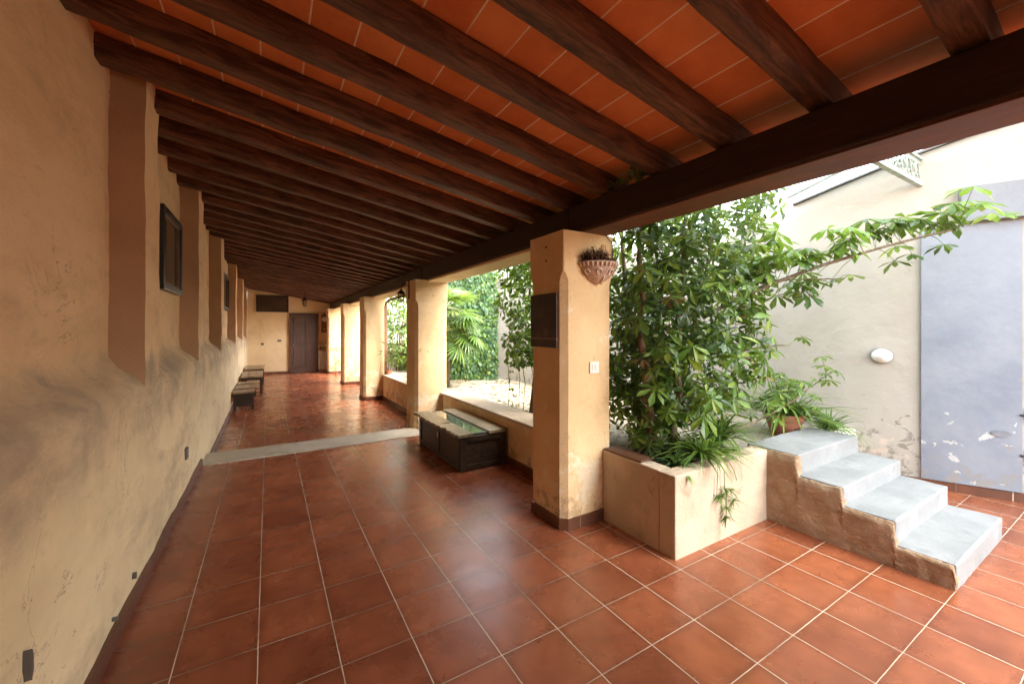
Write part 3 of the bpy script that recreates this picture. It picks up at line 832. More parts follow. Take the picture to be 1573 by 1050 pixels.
# ------------------------------------------------------------------ courtyard: back wall along a gentle curve
WP = [(6.9, -5.0), (6.55, -2.5), (6.22, -.6), (6.0, .2), (5.78, .72), (5.50, 1.31), (5.37, 1.75), (5.22, 2.5), (4.95, 4.0), (4.27, 7.65), (3.35, 8.22), (3.2, 8.5), (3.15, 12), (3.1, 18.5)]
def wall_top(y):
    pts = [(-6, 5.4), (.7, 3.44), (1.5, 3.22), (2.35, 2.98), (3.2, 2.86), (8.2, 2.75), (9.2, 1.2), (20, .9)]
    for (a, za), (b, zb) in zip(pts, pts[1:]):
        if y <= b: return za + (zb - za) * (y - a) / (b - a)
    return .9
def wallpath():
    out = []
    for (x0, y0), (x1, y1) in zip(WP, WP[1:]):
        L = math.hypot(x1 - x0, y1 - y0); n = max(1, int(L / .14))
        for k in range(n): out.append((x0 + (x1 - x0) * k / n, y0 + (y1 - y0) * k / n))
    out.append(WP[-1]); return out
path = wallpath()
for _ in range(3): path = [path[0]] + [((a[0] + 2 * b[0] + c[0]) / 4, (a[1] + 2 * b[1] + c[1]) / 4) for a, b, c in zip(path, path[1:], path[2:])] + [path[-1]]
def wall_at(y):
    for (x0, y0), (x1, y1) in zip(path, path[1:]):
        if y0 <= y <= y1:
            t = (y - y0) / (y1 - y0 + 1e-9); X = x0 + (x1 - x0) * t; dv = Vector((x1 - x0, y1 - y0, 0)).normalized()
            return Vector((X, y, 0)), dv, Vector((-dv.y, dv.x, 0))
    return Vector((*path[-1], 0)), Vector((0, 1, 0)), Vector((-1, 0, 0))
def strip_wall(m, pth, z0, ztop, off, th, nz, amp=.0):
    """a wall following the path: inner face offset towards the portico by off, thickness th"""
    P = []
    for i, (x, y) in enumerate(pth):
        a = pth[max(i - 1, 0)]; b = pth[min(i + 1, len(pth) - 1)]
        dv = Vector((b[0] - a[0], b[1] - a[1], 0)).normalized(); nv = Vector((-dv.y, dv.x, 0))
        P.append((Vector((x, y, 0)), nv))
    vs = []; fs = []
    for p, nv in P:
        zt = ztop(p.y)
        for k in range(nz + 1):
            z = z0 + (zt - z0) * k / nz
            q = p + nv * (off + amp * noise.noise(Vector((p.x * 2, p.y * 2, z * 2))))
            vs.append((q.x, q.y, z))
        q = p + nv * (off - th); vs.append((q.x, q.y, zt)); vs.append((q.x, q.y, z0))
    c = nz + 3
    for i in range(len(P) - 1):
        for k in range(c - 1): fs.append((i * c + k, i * c + k + 1, (i + 1) * c + k + 1, (i + 1) * c + k))
    fs.append(tuple(range(c))); fs.append(tuple((len(P) - 1) * c + k for k in range(c - 1, -1, -1)))
    m.add(vs, fs)
m = MB(); strip_wall(m, path, -.3, wall_top, 0, .25, 22, .012)
cw = m.build('courtyard_wall', M['court_wall'], smooth=True); recalc(cw)
tag(cw, 'tall weathered cream wall enclosing the courtyard on the right', 'wall')
near = [p for p in path if p[1] < 1.7]
m = MB(); strip_wall(m, near, .001, lambda y: .082, .018, .03, 1); o = m.build('baseboard', M['skirt_tile'], cw); recalc(o)
cap = [p for p in path if -4 < p[1] < 2.4]
m = MB(); strip_wall(m, [(p[0], p[1]) for p in cap], 0, lambda y: 0, .03, .30, 1)
m.v = [(x, y, wall_top(y) + (.025 if i % 4 in (1, 2) else .002)) for i, (x, y, z) in enumerate(m.v)]
o = m.build('coping', M['metal_edge'], cw); recalc(o)

# painted door panel on the wall, lintel above, lamp, holes
def on_wall_slab(m, y0, y1, z0, z1, off, th, n=8):
    vs = []; fs = []
    for i in range(n + 1):
        p, dv, nv = wall_at(y0 + (y1 - y0) * i / n)
        for (o_, z) in ((off, z0), (off, z1), (off - th, z1), (off - th, z0)):
            q = p + nv * o_; vs.append((q.x, q.y, z))
    for i in range(n):
        for k in range(4): fs.append((i * 4 + k, i * 4 + (k + 1) % 4, (i + 1) * 4 + (k + 1) % 4, (i + 1) * 4 + k))
    fs.append((3, 2, 1, 0)); fs.append((n * 4, n * 4 + 1, n * 4 + 2, n * 4 + 3)); m.add(vs, fs)
d = thing('blue_door', 'pale blue grey panel door with peeling paint in the courtyard wall', 'door', (0, 0, 0))
m = MB(); on_wall_slab(m, .745, 1.33, .09, 2.52, .026, .06); o = m.build('door_panel', M['blue_door'], d); recalc(o)
p, dv, nv = wall_at(.86)
hole = M['grey_plate']
m = MB(); n = 18; c = p + nv * .0275 + Vector((0, 0, .93 - .33))
ring = [c + dv * (.062 * math.cos(2 * math.pi * k / n)) + Vector((0, 0, .030 * math.sin(2 * math.pi * k / n))) for k in range(n)]
ring2 = [q + nv * .006 for q in ring]
m.add([tuple(q) for q in ring + ring2], [tuple(range(n, 2 * n))] + [(k, (k + 1) % n, n + (k + 1) % n, n + k) for k in range(n)])
o = m.build('handle_recess', plain('recess_grey', (.22, .24, .28), .6), d); recalc(o)
for zz in (.42, .78):
    p, dv, nv = wall_at(.70)
    m = MB(); q = p + nv * .02
    m.tube([q + Vector((0, 0, zz - .06)), q + Vector((0, 0, zz + .06))], .014, 8); m.tube([q + Vector((0, 0, zz)), q + dv * .06 + nv * .012 + Vector((0, 0, zz))], .010, 6)
    o = m.build('hinge', M['iron'], d); o['label'] = 'rusty dark hinge on the right edge'
m = MB(); on_wall_slab(m, -.6, 1.10, 2.54, 2.86, .10, .14, 14); o = m.build('door_lintel', M['blue_plain']); recalc(o)
tag(o, 'pale blue painted lintel band over the peeling courtyard door', 'lintel')

p, dv, nv = wall_at(1.60)
d = thing('wall_lamp', 'round white opal lamp on the courtyard wall left of the blue door', 'lamp', tuple(p + Vector((0, 0, 1.27))), math.atan2(nv.y, nv.x))
m = MB(); m.lathe([(.001, .095), (.045, .088), (.08, .062), (.1, .03), (.105, .02)], 20); m.v = [(z * 1.0, x * .80, y * .70) for x, y, z in m.v]
m.build('lamp_shade', M['lamp_white'], d, smooth=True)
m = MB(); m.lathe([(.106, .02), (.108, -.012), (.001, -.012)], 20); m.v = [(z, x * .82, y * .72) for x, y, z in m.v]; m.build('lamp_base', M['grey_plate'], d)

# ------------------------------------------------------------------ glazed canopy over the patio with scrolled truss
def truss(y, lab):
    p, dv, nv = wall_at(y)
    x1 = p.x - .02
    zb, zt = 2.94, wall_top(y) - .05
    d = thing('iron_truss', lab, 'truss', (0, y, 0))
    m = MB(); m.box(2.60, x1, -.022, .022, zb, zb + .022); m.box(2.60, x1, -.003, .003, zb + .022, zb + .06); m.build('lower_bar', M['canopy_frame'], d)
    m = MB(); m.box(2.60, x1, -.022, .022, zt - .022, zt); m.box(2.60, x1, -.003, .003, zt - .06, zt - .022); m.build('upper_bar', M['canopy_frame'], d)
    m = MB(); h = (zt - zb) * .5; zc_ = (zt + zb) / 2; x = x1 - .04; s = 1
    while x > 2.7:
        pts = []
        for q in range(19):
            t = q / 18; th = -math.pi * .5 * s + t * 7.5 * s; r = (h - .03) * (1 - .72 * t)
            pts.append((x - .06 + r * .75 * math.cos(th), 0, zc_ + r * math.sin(th)))
        m.tube(pts, .007, 5); x -= .12; s = -s
    m.build('scrollwork', M['canopy_frame'], d, smooth=True)
truss(1.33, 'pale green iron truss with scrollwork under the glass canopy')
d = thing('glass_canopy', 'cloudy glass canopy sloping over the patio above the wall', 'canopy', (0, 0, 0))
m = MB(); P1 = []
ys = [-4.9 + .6 * k for k in range(13)]  # rear run lies out of view, extended to cut light on the steps
vs = []
for y in ys:
    p, dv, nv = wall_at(y)
    vs += [(2.6, y, wall_top(y) + .05), (p.x - .01, y, wall_top(y) + .05), (2.6, y, wall_top(y) + .058), (p.x - .01, y, wall_top(y) + .058)]
fs = []
for i in range(len(ys) - 1):
    a = i * 4; b = a + 4
    fs += [(a, a + 1, b + 1, b), (a + 2, b + 2, b + 3, a + 3), (a, b, b + 2, a + 2), (a + 1, a + 3, b + 3, b + 1)]
fs += [(0, 2, 3, 1), (len(vs) - 4, len(vs) - 3, len(vs) - 1, len(vs) - 2)]
m.add(vs, fs); o = m.build('glass_sheet', M['canopy'], d); recalc(o)
for X in (3.2, 4.1, 5.0):
    m = MB(); m.tube([(X, y, wall_top(y) + .02) for y in ys], .016, 6); m.build('glazing_bar', M['canopy_frame'], d)

# ------------------------------------------------------------------ raised garden, planter, steps
GZ = .46
m = MB()
gp = [(2.602, 1.9)] + [(p[0] - .0, p[1]) for p in path if 1.9 <= p[1] <= 18] + [(2.602, 18)]
nx = 16; rows = []
yy = 1.9
while yy < 18: rows.append(yy); yy += .15
vs = []; fs = []
for y in rows:
    p, dv, nv = wall_at(y)
    for k in range(nx + 1):
        x = 2.602 + (p.x + .05 - 2.602) * k / nx
        vs.append((x, y, GZ + .03 * noise.noise(Vector((x * 2, y * 2, 0))) + .012 * noise.noise(Vector((x * 7, y * 7, 3)))))
for i in range(len(rows) - 1):
    for k in range(nx): fs.append((i * (nx + 1) + k, i * (nx + 1) + k + 1, (i + 1) * (nx + 1) + k + 1, (i + 1) * (nx + 1) + k))
m.add(vs, fs); o = m.build('garden_ground', M['earth'], smooth=True); tag(o, kind='structure')

d = thing('planter_bed', 'raised cream plaster planter beside the near pillar full of plants', 'planter', (2.33, 1.75, 0))
m = MB(); m.box(.002, .13, .131, .69, -.1, .563); o = m.build('side_wall', M['planter'], d, bevel=.012); rough_mesh(o, .09, .007, 4, 2)
m = MB(); m.box(0, 1.16, 0, .13, -.1, .56); o = m.build('front_wall', M['planter'], d, bevel=.012); rough_mesh(o, .09, .008, 4, 5)
m = MB(); m.box(.131, 1.16, .131, .7, .1, .50); o = m.build('soil_fill', M['soil'], d); rough_mesh(o, .08, .03, 6, 1)
m = MB(); m.box(.01, .15, .30, .68, .567, .579); o = m.build('rim_tile', M['skirt_tile'], d, bevel=.003); o['label'] = 'loose terracotta tile on the rim'

st = thing('garden_steps', 'four white painted concrete steps with rough brown side', 'steps', (3.5, 0, 0))
SY = [.69, .965, 1.245, 1.535, 1.92]; SZ = [.147, .295, .42, .572]
for k in range(4):
    m = MB(); m.box(.004 * k, 1.17 - .012 * k, SY[k], 1.925 if k == 3 else SY[k + 1] + .03, -.1 if k == 0 else SZ[k - 1] - .02, SZ[k])
    if k < 3: m.box(.02, 1.14, SY[k + 1] + .03, 1.92, -.1 if k == 0 else SZ[k - 1] - .02, SZ[k] - .03)
    o = m.build('step', M['step_white'], st, bevel=.012); rough_mesh(o, .07, .011, 4.5, k * 5)
# rough rendered flank with a ragged upper edge
m = MB(); pts = []
def prof(y):
    for k in range(3, -1, -1):
        if y >= SY[k]: return SZ[k]
    return 0
N = 90
top = []
for i in range(N + 1):
    y = SY[0] + (1.90 - SY[0]) * i / N
    base = prof(y)
    nxt = prof(min(y + .06, 1.9)); prv = prof(max(y - .10, SY[0]))
    cut = .006 + .016 * abs(noise.noise(Vector((y * 7, 1, 0)))) + .010 * abs(noise.noise(Vector((y * 25, 4, 0))))
    h = min(base, prof(y - .004 - .012 * noise.noise(Vector((y * 20, 2, 2)))) + .02) - cut
    top.append((y, max(.06, h)))
vs = []; fs = []; NZ = 10
for y, h in top:
    for k in range(NZ + 1):
        z = -.05 + (h + .05) * k / NZ
        x = -.022 + .009 * noise.noise(Vector((2, y * 7, z * 9))) + .006 * noise.noise(Vector((5, y * 18, z * 22))) + (.008 if k == NZ else 0)
        vs.append((x, y, z))
    vs.append((.05, y, h))
c = NZ + 2
for i in range(N):
    for k in range(c - 1): fs.append((i * c + k, i * c + k + 1, (i + 1) * c + k + 1, (i + 1) * c + k))
fs.append(tuple(range(c)))
m.add(vs, fs); o = m.build('rough_flank', M['rough_render'], st, smooth=True); recalc(o)
# retaining kerb of the garden right of the steps
m = MB(); m.box(4.66, 5.6, 1.80, 1.93, -.1, .48); o = m.build('garden_kerb', M['court_plaster'], bevel=.01); rough_mesh(o, .1, .015, 4); tag(o, 'low plaster kerb holding the garden right of the white steps', 'kerb')

# ------------------------------------------------------------------ plants
def rnd_dir(up=.4):
    while True:
        v = Vector((random.uniform(-1, 1), random.uniform(-1, 1), random.uniform(-1, 1)))
        if .05 < v.length < 1: break
    v.normalize(); v.z += up; return v.normalized()

def bez(a, b, c, n=10):
    a, b, c = Vector(a), Vector(b), Vector(c)
    return [a * (1 - t) ** 2 + b * 2 * t * (1 - t) + c * t * t for t in [k / n for k in range(n + 1)]]
def wobble(pts, amp=.02):
    return [p + Vector((noise.noise(p * 4), noise.noise(p * 4 + Vector((9, 0, 0))), 0)) * amp for p in pts]

# big umbrella tree in the planter
tree = thing('umbrella_tree', 'large glossy leaved umbrella tree rising from the planter bed', 'tree', (0, 0, 0))
stems = [((2.72, 2.25, .45), (2.62, 2.3, 1.3), (2.85, 2.5, 2.75), .045),
         ((2.85, 2.15, .45), (2.95, 2.2, 1.4), (3.2, 2.3, 2.8), .038),
         ((2.80, 2.40, .45), (2.9, 2.7, 1.5), (3.0, 2.9, 2.8), .04),
         ((3.0, 2.3, .45), (3.3, 2.4, 1.4), (3.6, 2.2, 2.7), .035),
         ((2.95, 2.5, .45), (3.4, 2.8, 1.4), (3.8, 2.9, 2.7), .03)]
STEM = []
for i, (a, b, c, r) in enumerate(stems):
    pts = wobble(bez(a, b, c, 14), .05); STEM.append(pts)
    m = MB(); m.tube(pts, [r * (1 - .72 * k / 14) for k in range(15)], 8)
    m.build('trunk', M['bark_red'] if i == 0 else M['bark'], tree, smooth=True)
limb = wobble(bez((3.45, 2.3, 1.65), (3.9, 1.75, 2.1), (4.80, .95, 2.36), 14), .02)
limb2 = wobble(bez((2.95, 2.1, .62), (3.6, 1.85, .68), (4.45, 1.72, 1.12), 14), .02)
limb3 = wobble(bez((3.5, 2.25, 1.9), (3.95, 1.95, 2.02), (4.25, 1.55, 1.98), 10), .02)
limb4 = wobble(bez((3.45, 2.25, 1.2), (3.7, 2.0, 1.42), (3.95, 1.8, 1.40), 10), .02)
for L, r in ((limb, .021), (limb2, .012), (limb3, .010), (limb4, .010)):
    m = MB(); n = len(L); m.tube(L, [r * (1 - .65 * k / n) for k in range(n)], 7); m.build('limb', M['bark'], tree, smooth=True)
fol = MB(); tw = MB()
def cluster(p, out, nleaf, size, mi, spread=.16):
    for _ in range(nleaf):
        dr = (Vector(out) * 1.2 + rnd_dir(.1)).normalized()
        q = Vector(p) + dr * random.uniform(.35, 1.0) * spread
        tw.tube([p, (Vector(p) + q) / 2 + Vector((0, 0, .015)), q], .0028, 4)
        nr = (dr * .45 + Vector((0, 0, 1)) + rnd_dir(0) * .45)
        fol.palmate(q, nr, size * random.uniform(.75, 1.15), random.choice((6, 7, 7, 8)), mi)
# dense crown, built from leaf tufts spread through its volume (thin towards the edge)
def crown_sample():
    while True:
        z = random.uniform(.62, 2.95)
        u = (z - .62) / 2.33
        rx = .55 + .33 * math.sin(min(1, u * 1.25) * math.pi * .5) ; ry = rx
        cx = 3.02 + .28 * u; cy = 2.42 + .02 * u
        a = random.uniform(0, 6.28); r = math.sqrt(random.random())
        lump = 1 + .22 * noise.noise(Vector((math.cos(a) * 1.6, math.sin(a) * 1.6, z * 2.2)))
        p = Vector((cx + rx * r * lump * math.cos(a), cy + ry * r * lump * math.sin(a), z))
        if p.x < 2.50 and p.y < 2.95: continue
        if noise.noise(p * 2.6 + Vector((4, 0, 0))) < -.35: continue
        if p.y < 2.1 and p.z < .86: continue
        if p.z < .8 and random.random() < .3: continue
        return p, r, Vector((math.cos(a), math.sin(a), .1))
for k in range(1250):
    p, r, out = crown_sample()
    mi = 1 if r < .72 or random.random() < .3 else (2 if random.random() < (.5 if p.z > 1.7 else .28) else 0)  # crown shade in the leaf colour: dark inside, brighter outside and towards the top
    nr = (out * (.25 + .6 * r) + Vector((0, 0, .9)) + rnd_dir(0) * .7)
    if random.random() < .025: mi = 3
    fol.palmate(p, nr, random.choice((random.uniform(.06, .11), random.uniform(.10, .175))), random.choice((4, 5, 6, 7, 8)), mi)
    if k % 3 == 0: tw.tube([p, p - out * .12 - Vector((0, 0, .1))], .003, 4)
# fill of narrow hanging leaves in between
for k in range(2600):
    p, r, out = crown_sample()
    fol.leaf(p, out * random.uniform(0, 1) + rnd_dir(-.25), rnd_dir(.8), random.uniform(.05, .12), random.uniform(.018, .035), .3, .2, random.choice((0, 1, 1, 2)))
# leaf tufts along the reaching limbs
def along(L, t0, t1, n, size, nl, up, mis, sp=.27):
    for k in range(n):
        t = t0 + (t1 - t0) * k / max(1, n - 1); i = min(int(t * (len(L) - 1)), len(L) - 2); f = t * (len(L) - 1) - i
        p = L[i].lerp(L[i + 1], f)
        cluster(p, (random.uniform(-.3, .3), random.uniform(-.3, .3), up), nl, size, random.choice(mis), sp)
along(limb, .25, 1, 19, .165, 2, 1.4, (0, 2, 2, 1), .33)
for q in ((.93, 2), (1.0, 4), (.8, 2)): cluster(limb[int(q[0] * 14)], (.5, -.3, .7), q[1], .165, 2, .38)
along(limb, .35, .92, 8, .14, 1, -1.1, (1,), .26)
along(limb2, .5, 1, 9, .095, 2, .8, (0, 0, 2), .18)
along(limb3, .4, 1, 5, .16, 2, -.1, (1, 1, 0))
along(limb4, .5, 1, 5, .11, 2, .0, (0, 1))
fol.build('foliage', [M['leaf'], M['leaf_dark'], M['leaf_bright'], M['leaf_dry']], tree)
tw.build('leaf_stalks', M['green_stem'], tree)['kind'] = 'stuff'

# strap leaved plants
def straps(name, label, cat, c, n, Lr, W, mats, spread=1.0, droop=(.4, .9), zc=.7, group=None, az=None):
    d = thing(name, label, cat, c, 0, group)
    m = MB()
    for k in range(n):
        a = random.uniform(0, 6.28) if az is None else random.uniform(*az)
        e = random.uniform(.15, 1.0)
        dr = Vector((math.cos(a) * e * spread, math.sin(a) * e * spread, zc + random.uniform(-.2, .5)))
        m.blade((random.uniform(-.03, .03), random.uniform(-.03, .03), 0), dr, random.uniform(*Lr), random.uniform(.7, 1.1) * W, random.uniform(*droop), 7, 0 if random.random() < .7 else len(mats) - 1)
    m.build('leaves', mats, d)
    return d
sp = straps('spider_plant', 'lime green spider plant at the front corner of the planter', 'plant', (2.84, 1.90, .56), 110, (.28, .50), .030, [M['leaf_spider'], M['leaf_bright']])
straps('spider_plant', 'dark green strap leaved plant behind the lime one in the planter', 'plant', (3.24, 2.02, .60), 110, (.32, .58), .028, [M['leaf_straps_dark'], M['leaf_bright']])
straps('spider_plant', 'small grey green tuft at the left end of the planter', 'plant', (2.58, 1.93, .53), 44, (.14, .30), .03, [M['leaf_dark'], M['leaf_ivy']])
straps('spider_plant', 'arching strap leaved plant hanging over the kerb right of the steps', 'plant', (4.88, 1.86, .50), 110, (.25, .50), .022, [M['leaf_straps_dark'], M['leaf_spider']], 1.1)
# hanging runner with plantlets
d = thing('plant_runner', 'trailing runner with small plantlets hanging down the planter front', 'plant', (2.78, 1.80, .58))
m = MB(); fl = MB()
r1 = wobble([Vector(p) for p in ((.0, .03, .0), (.03, -.05, .03), (.06, -.085, -.06), (.07, -.075, -.20), (.08, -.07, -.33), (.09, -.065, -.40))], .015)
r2 = wobble([Vector(p) for p in ((.02, .02, .0), (.02, -.06, .02), (-.01, -.08, -.1), (-.02, -.07, -.24))], .015)
r3 = [Vector(p) for p in ((.05, .02, .0), (.12, -.06, .02), (.18, -.08, -.08), (.22, -.08, -.16))]
for r_ in (r1, r2, r3): m.tube(r_, .003, 4)
for p in (r1[3], r1[4], r1[5], r2[3], r1[4] + Vector((.09, 0, .03)), r1[3] + Vector((.06, 0, -.02)), r2[3] + Vector((.06, 0, 0))):
    for k in range(14):
        a = random.uniform(0, 6.28); fl.blade(p, (math.cos(a), math.sin(a) * .6 - .2, random.uniform(-.7, .6)), random.uniform(.05, .11), .010, .4, 5, random.choice((0, 1)))
for k in range(9):
    fl.blade((-.32 + random.uniform(-.02, .02), -.03, -.03), (random.uniform(-.5, .5), -1, random.uniform(-.8, .3)), .07, .01, .5, 5, 1)
m.build('runner', M['green_stem'], d); fl.build('leaves', [M['leaf_straps_dark'], M['leaf_spider']], d)

# terracotta pot with mixed foliage on the garden ground
d = thing('potted_plant', 'terracotta pot with long arching leaves behind the top white step', 'potted plant', (4.55, 2.12, GZ))
m = MB(); m.lathe([(.001, 0), (.12, 0), (.165, .17), (.185, .17), (.19, .225), (.168, .225), (.160, .18)], 28); m.build('pot', M['terracotta'], d, smooth=False)
m = MB(); m.lathe([(.001, .195), (.165, .19)], 20); m.build('soil', M['soil'], d)
m = MB(); s2 = MB()
for k in range(190):
    a = random.uniform(0, 6.28); e = random.uniform(.2, 1.2)
    m.blade((random.uniform(-.1, .1), random.uniform(-.1, .1), .19), (math.cos(a) * e, math.sin(a) * e, random.uniform(.3, 1.1)), random.uniform(.34, .82), .026, random.uniform(.4, .85), 7, random.choice((0, 0, 1, 2)))
for k in range(40):
    a = random.uniform(0, 6.28); r = random.uniform(.05, .42); q = Vector((r * math.cos(a), r * math.sin(a) * .7, random.uniform(.32, .72) - r * .3))
    s2.tube([(q.x * .2, q.y * .2, .19), (q.x * .7, q.y * .7, q.z * .75), q], .004, 4)
    m.palmate(q, (q.x * 1.2, q.y * 1.2, .6), random.uniform(.07, .11), 7, random.choice((1, 1, 2)))
m.build('leaves', [M['leaf_straps_dark'], M['leaf'], M['leaf_bright']], d); s2.build('stems', M['green_stem'], d)

# dark shrub seen behind the near pillar, with thin trailing shoots
d = thing('evergreen_shrub', 'dark leafed climbing shrub just behind the near pillar', 'shrub', (2.95, 4.35, GZ))
m = MB(); tr = []
for (b, c) in (((.1, .1, 1.2), (-.05, .1, 2.1)), ((.3, .2, 1.2), (.2, .3, 2.2)), ((-.1, -.3, 1.2), (-.05, -.5, 2.1))):
    m.tube(wobble(bez((random.uniform(-.05, .05), random.uniform(-.05, .05), -.02), b, c, 10), .05), [.028 * (1 - .06 * k) for k in range(11)], 6)
m.build('trunk', M['bark'], d, smooth=True)
m = MB()
for k in range(3600):
    z = random.uniform(.62, 2.35); r = math.sqrt(random.random()) * (.26 + .2 * math.sin((z - .5) * 1.6)); a = random.uniform(0, 6.28)
    p = Vector((.02 + r * math.cos(a), -.05 + r * 1.5 * math.sin(a), z))
    if noise.noise(p * 3) < -.2: continue
    m.leaf(p, Vector((math.cos(a), math.sin(a), 0)) * .5 + rnd_dir(-.2), rnd_dir(.8), random.uniform(.06, .11), random.uniform(.035, .055), .25, .2, random.choice((0, 0, 1, 2)))
for k in range(6):
    x, y = random.uniform(-.3, .0), random.uniform(-.5, .4)
    pts = wobble([Vector((x + .1 * t, y, .95 - .9 * t)) for t in [q / 8 for q in range(9)]], .06)
    for p in pts:
        for q in range(3): m.leaf(p, rnd_dir(0), rnd_dir(.5), .055, .035, .2, .2, 0)
m.build('foliage', [M['leaf_dark'], M['leaf'], M['leaf_bright']], d)
m = MB()
for k in range(4):
    x, y = random.uniform(-.3, .0), random.uniform(-.5, .4)
    m.tube(wobble([Vector((x, y, 0)), Vector((x + .05, y, .4)), Vector((x, y + .04, .8)), Vector((x + .1, y, 1.2))], .05), .005, 4)
m.build('shoots', M['bark'], d)

# ivy on the angled wall
d = thing('wall_ivy', 'dense ivy curtain covering the garden wall beyond the chest', 'ivy', (3.8, 7.9, GZ))
m = MB()
pa, pb = Vector((4.22, 7.62, 0)), Vector((3.30, 8.20, 0)); dv = (pb - pa).normalized(); nv = Vector((-dv.y, dv.x, 0));  nv = nv if nv.y < 0 else -nv
for k in range(4200):
    t = random.uniform(0, 1.0); z = random.uniform(.0, 2.45)
    depth = .05 + .16 * (noise.noise(Vector((t * 4, z * 2.4, 0))) * .5 + .5) * random.random() ** .5
    p = pa.lerp(pb, t) + nv * depth - Vector((3.8, 7.9, 0)) + Vector((0, 0, z))
    dr = Vector((random.uniform(-.6, .6), 0, -1)) + nv * random.uniform(.1, .7)
    m.leaf(p, dr, nv + rnd_dir(.3) * .7, random.uniform(.06, .12), random.uniform(.05, .09), .2, .15, random.choice((0, 0, 1)), (1.0, .7))
m.build('foliage', [M['leaf_ivy'], M['leaf']], d)
m = MB()
for k in range(9):
    t = random.uniform(.05, .95); q = pa.lerp(pb, t) - Vector((3.8, 7.9, 0)) + nv * .03
    m.tube(wobble([q + Vector((0, 0, z)) for z in (0, .5, 1, 1.5, 2.1)], .1), [.02, .017, .014, .01, .006], 5)
m.build('vine_stem', M['bark'], d)

# fan palm
d = thing('fan_palm', 'fan palm with pleated fronds in front of the ivy', 'palm', (2.83, 7.08, GZ))
m = MB(); m.tube([(0, 0, -.02), (.02, 0, .5), (.0, .02, 1.05), (.01, .02, 1.42)], [.075, .07, .07, .06], 9); m.build('trunk', M['bark'], d, smooth=True)
m = MB(); stl = MB()
for k in range(46):
    a = k * 2.4 + random.uniform(-.2, .2); el = random.uniform(-1.35, 1.1)
    L = random.uniform(.3, .62) * (1.35 if el < -.6 else 1)
    dr = Vector((math.cos(a) * math.cos(el), math.sin(a) * math.cos(el), math.sin(el)))
    b = Vector((.01, .02, 1.48)); hub = b + dr * L + Vector((0, 0, -.08 * L))
    stl.tube([b, b + dr * L * .5 + Vector((0, 0, .02)), hub], .006, 4)
    nrm = dr.cross(Vector((-math.sin(a), math.cos(a), 0))).normalized()
    sd = dr.cross(nrm).normalized()
    for q in range(19):
        th = (q - 9) / 9 * 1.9
        dd = dr * math.cos(th) + sd * math.sin(th)
        ln = random.uniform(.36, .46) * (1 - .25 * abs(th) / 1.9)
        m.leaf(hub, dd, nrm, ln, .032, .22, .5, 0 if random.random() < .8 else 1, (1.0, .8))
m.build('fronds', [M['leaf_palm'], M['leaf_bright']], d); stl.build('frond_stalk', M['green_stem'], d)

# bushes in the far garden seen through the framed opening and behind the pillars
def bush(c, rx, ry, h, n, lab, mats, L=(.07, .13)):
    d = thing('garden_bush', lab, 'bush', c, 0, 'bushes in the far garden strip')
    m = MB()
    for k in range(5):
        m.tube(wobble(bez((random.uniform(-.08, .08), random.uniform(-.08, .08), -.03), (random.uniform(-.2, .2) * rx, random.uniform(-.2, .2), h * .5), (random.uniform(-.6, .6) * rx, random.uniform(-.6, .6) * ry, h * .85), 8), .05), [.022 * (1 - .09 * q) for q in range(9)], 5)
    m.build('stems', M['bark'], d)
    m = MB()
    for k in range(n):
        z = random.random() ** .8; a = random.uniform(0, 6.28); r = math.sqrt(random.random()) * math.sin(min(1, z * 1.2 + .25) * math.pi * .5) * (1.15 - .35 * z)
        p = Vector((rx * r * math.cos(a), ry * r * math.sin(a), .08 + z * h))
        if noise.noise(p * 2.4 + Vector(c)) < -.22: continue
        m.leaf(p, Vector((math.cos(a), math.sin(a), 0)) * .6 + rnd_dir(-.1), rnd_dir(.8), random.uniform(*L), random.uniform(.035, .06), .25, .2, random.choice(range(len(mats))))
    m.build('foliage', mats, d)
bush((2.95, 10.6, GZ), .38, 1.0, 2.3, 2600, 'bright green bush filling the tall framed opening', [M['leaf_bright'], M['leaf'], M['leaf_ivy']])

# vine tuft on top of the header beam
d = thing('vine_tuft', 'small green vine tuft creeping over the header beam', 'vine', (2.10, 1.98, 2.54))
m = MB(); s2 = MB()
for k in range(46):
    p = Vector((random.uniform(-.04, .12), random.uniform(-.2, .22), random.uniform(.0, .10)))
    m.leaf(p, rnd_dir(0), rnd_dir(.4), random.uniform(.03, .06), .035, .2, .15, 0, (1, .7))
s2.tube([(.14, -.2, .01), (.05, -.1, .05), (.02, .05, .03), (.1, .22, .02)], .004, 4)
m.build('leaves', [M['leaf_dark']], d); s2.build('stem', M['green_stem'], d)

# sparse twigs climbing pillars three and five
def twig(loc, h, lab):
    d = thing('climbing_twig', lab, 'plant', loc)
    s2 = MB(); m = MB()
    for k in range(4):
        pts = wobble([Vector((random.uniform(-.02, .02), 0, 0)), Vector((random.uniform(-.1, .1), -.03, h * .4)), Vector((random.uniform(-.2, .2), -.04, h * .75)), Vector((random.uniform(-.28, .28), -.05, h * random.uniform(.75, 1)))], .05)
        s2.tube(pts, .006, 4)
        for p in pts[1:]:
            for q in range(7): m.leaf(p + rnd_dir(0) * .07, rnd_dir(0), rnd_dir(.4), random.uniform(.05, .09), .028, .2, .15, random.choice((0, 1)))
    s2.build('stem', M['bark'], d); m.build('leaves', [M['leaf_dark'], M['leaf']], d)
    m = MB(); m.lathe([(.001, 0), (.045, 0), (.062, .09), (.068, .09), (.07, .11), (.055, .11), (.05, .09), (.001, .09)], 16)
    m.build('pot', M['terracotta'], d)
twig((2.44, 9.74, .462), .75, 'sparse leafy twig in a small pot on the sill by the third pillar')
twig((2.12, 15.95, LOW + .002), 1.25, 'sparse leafy twig in a small pot on the floor by the farthest pillar')

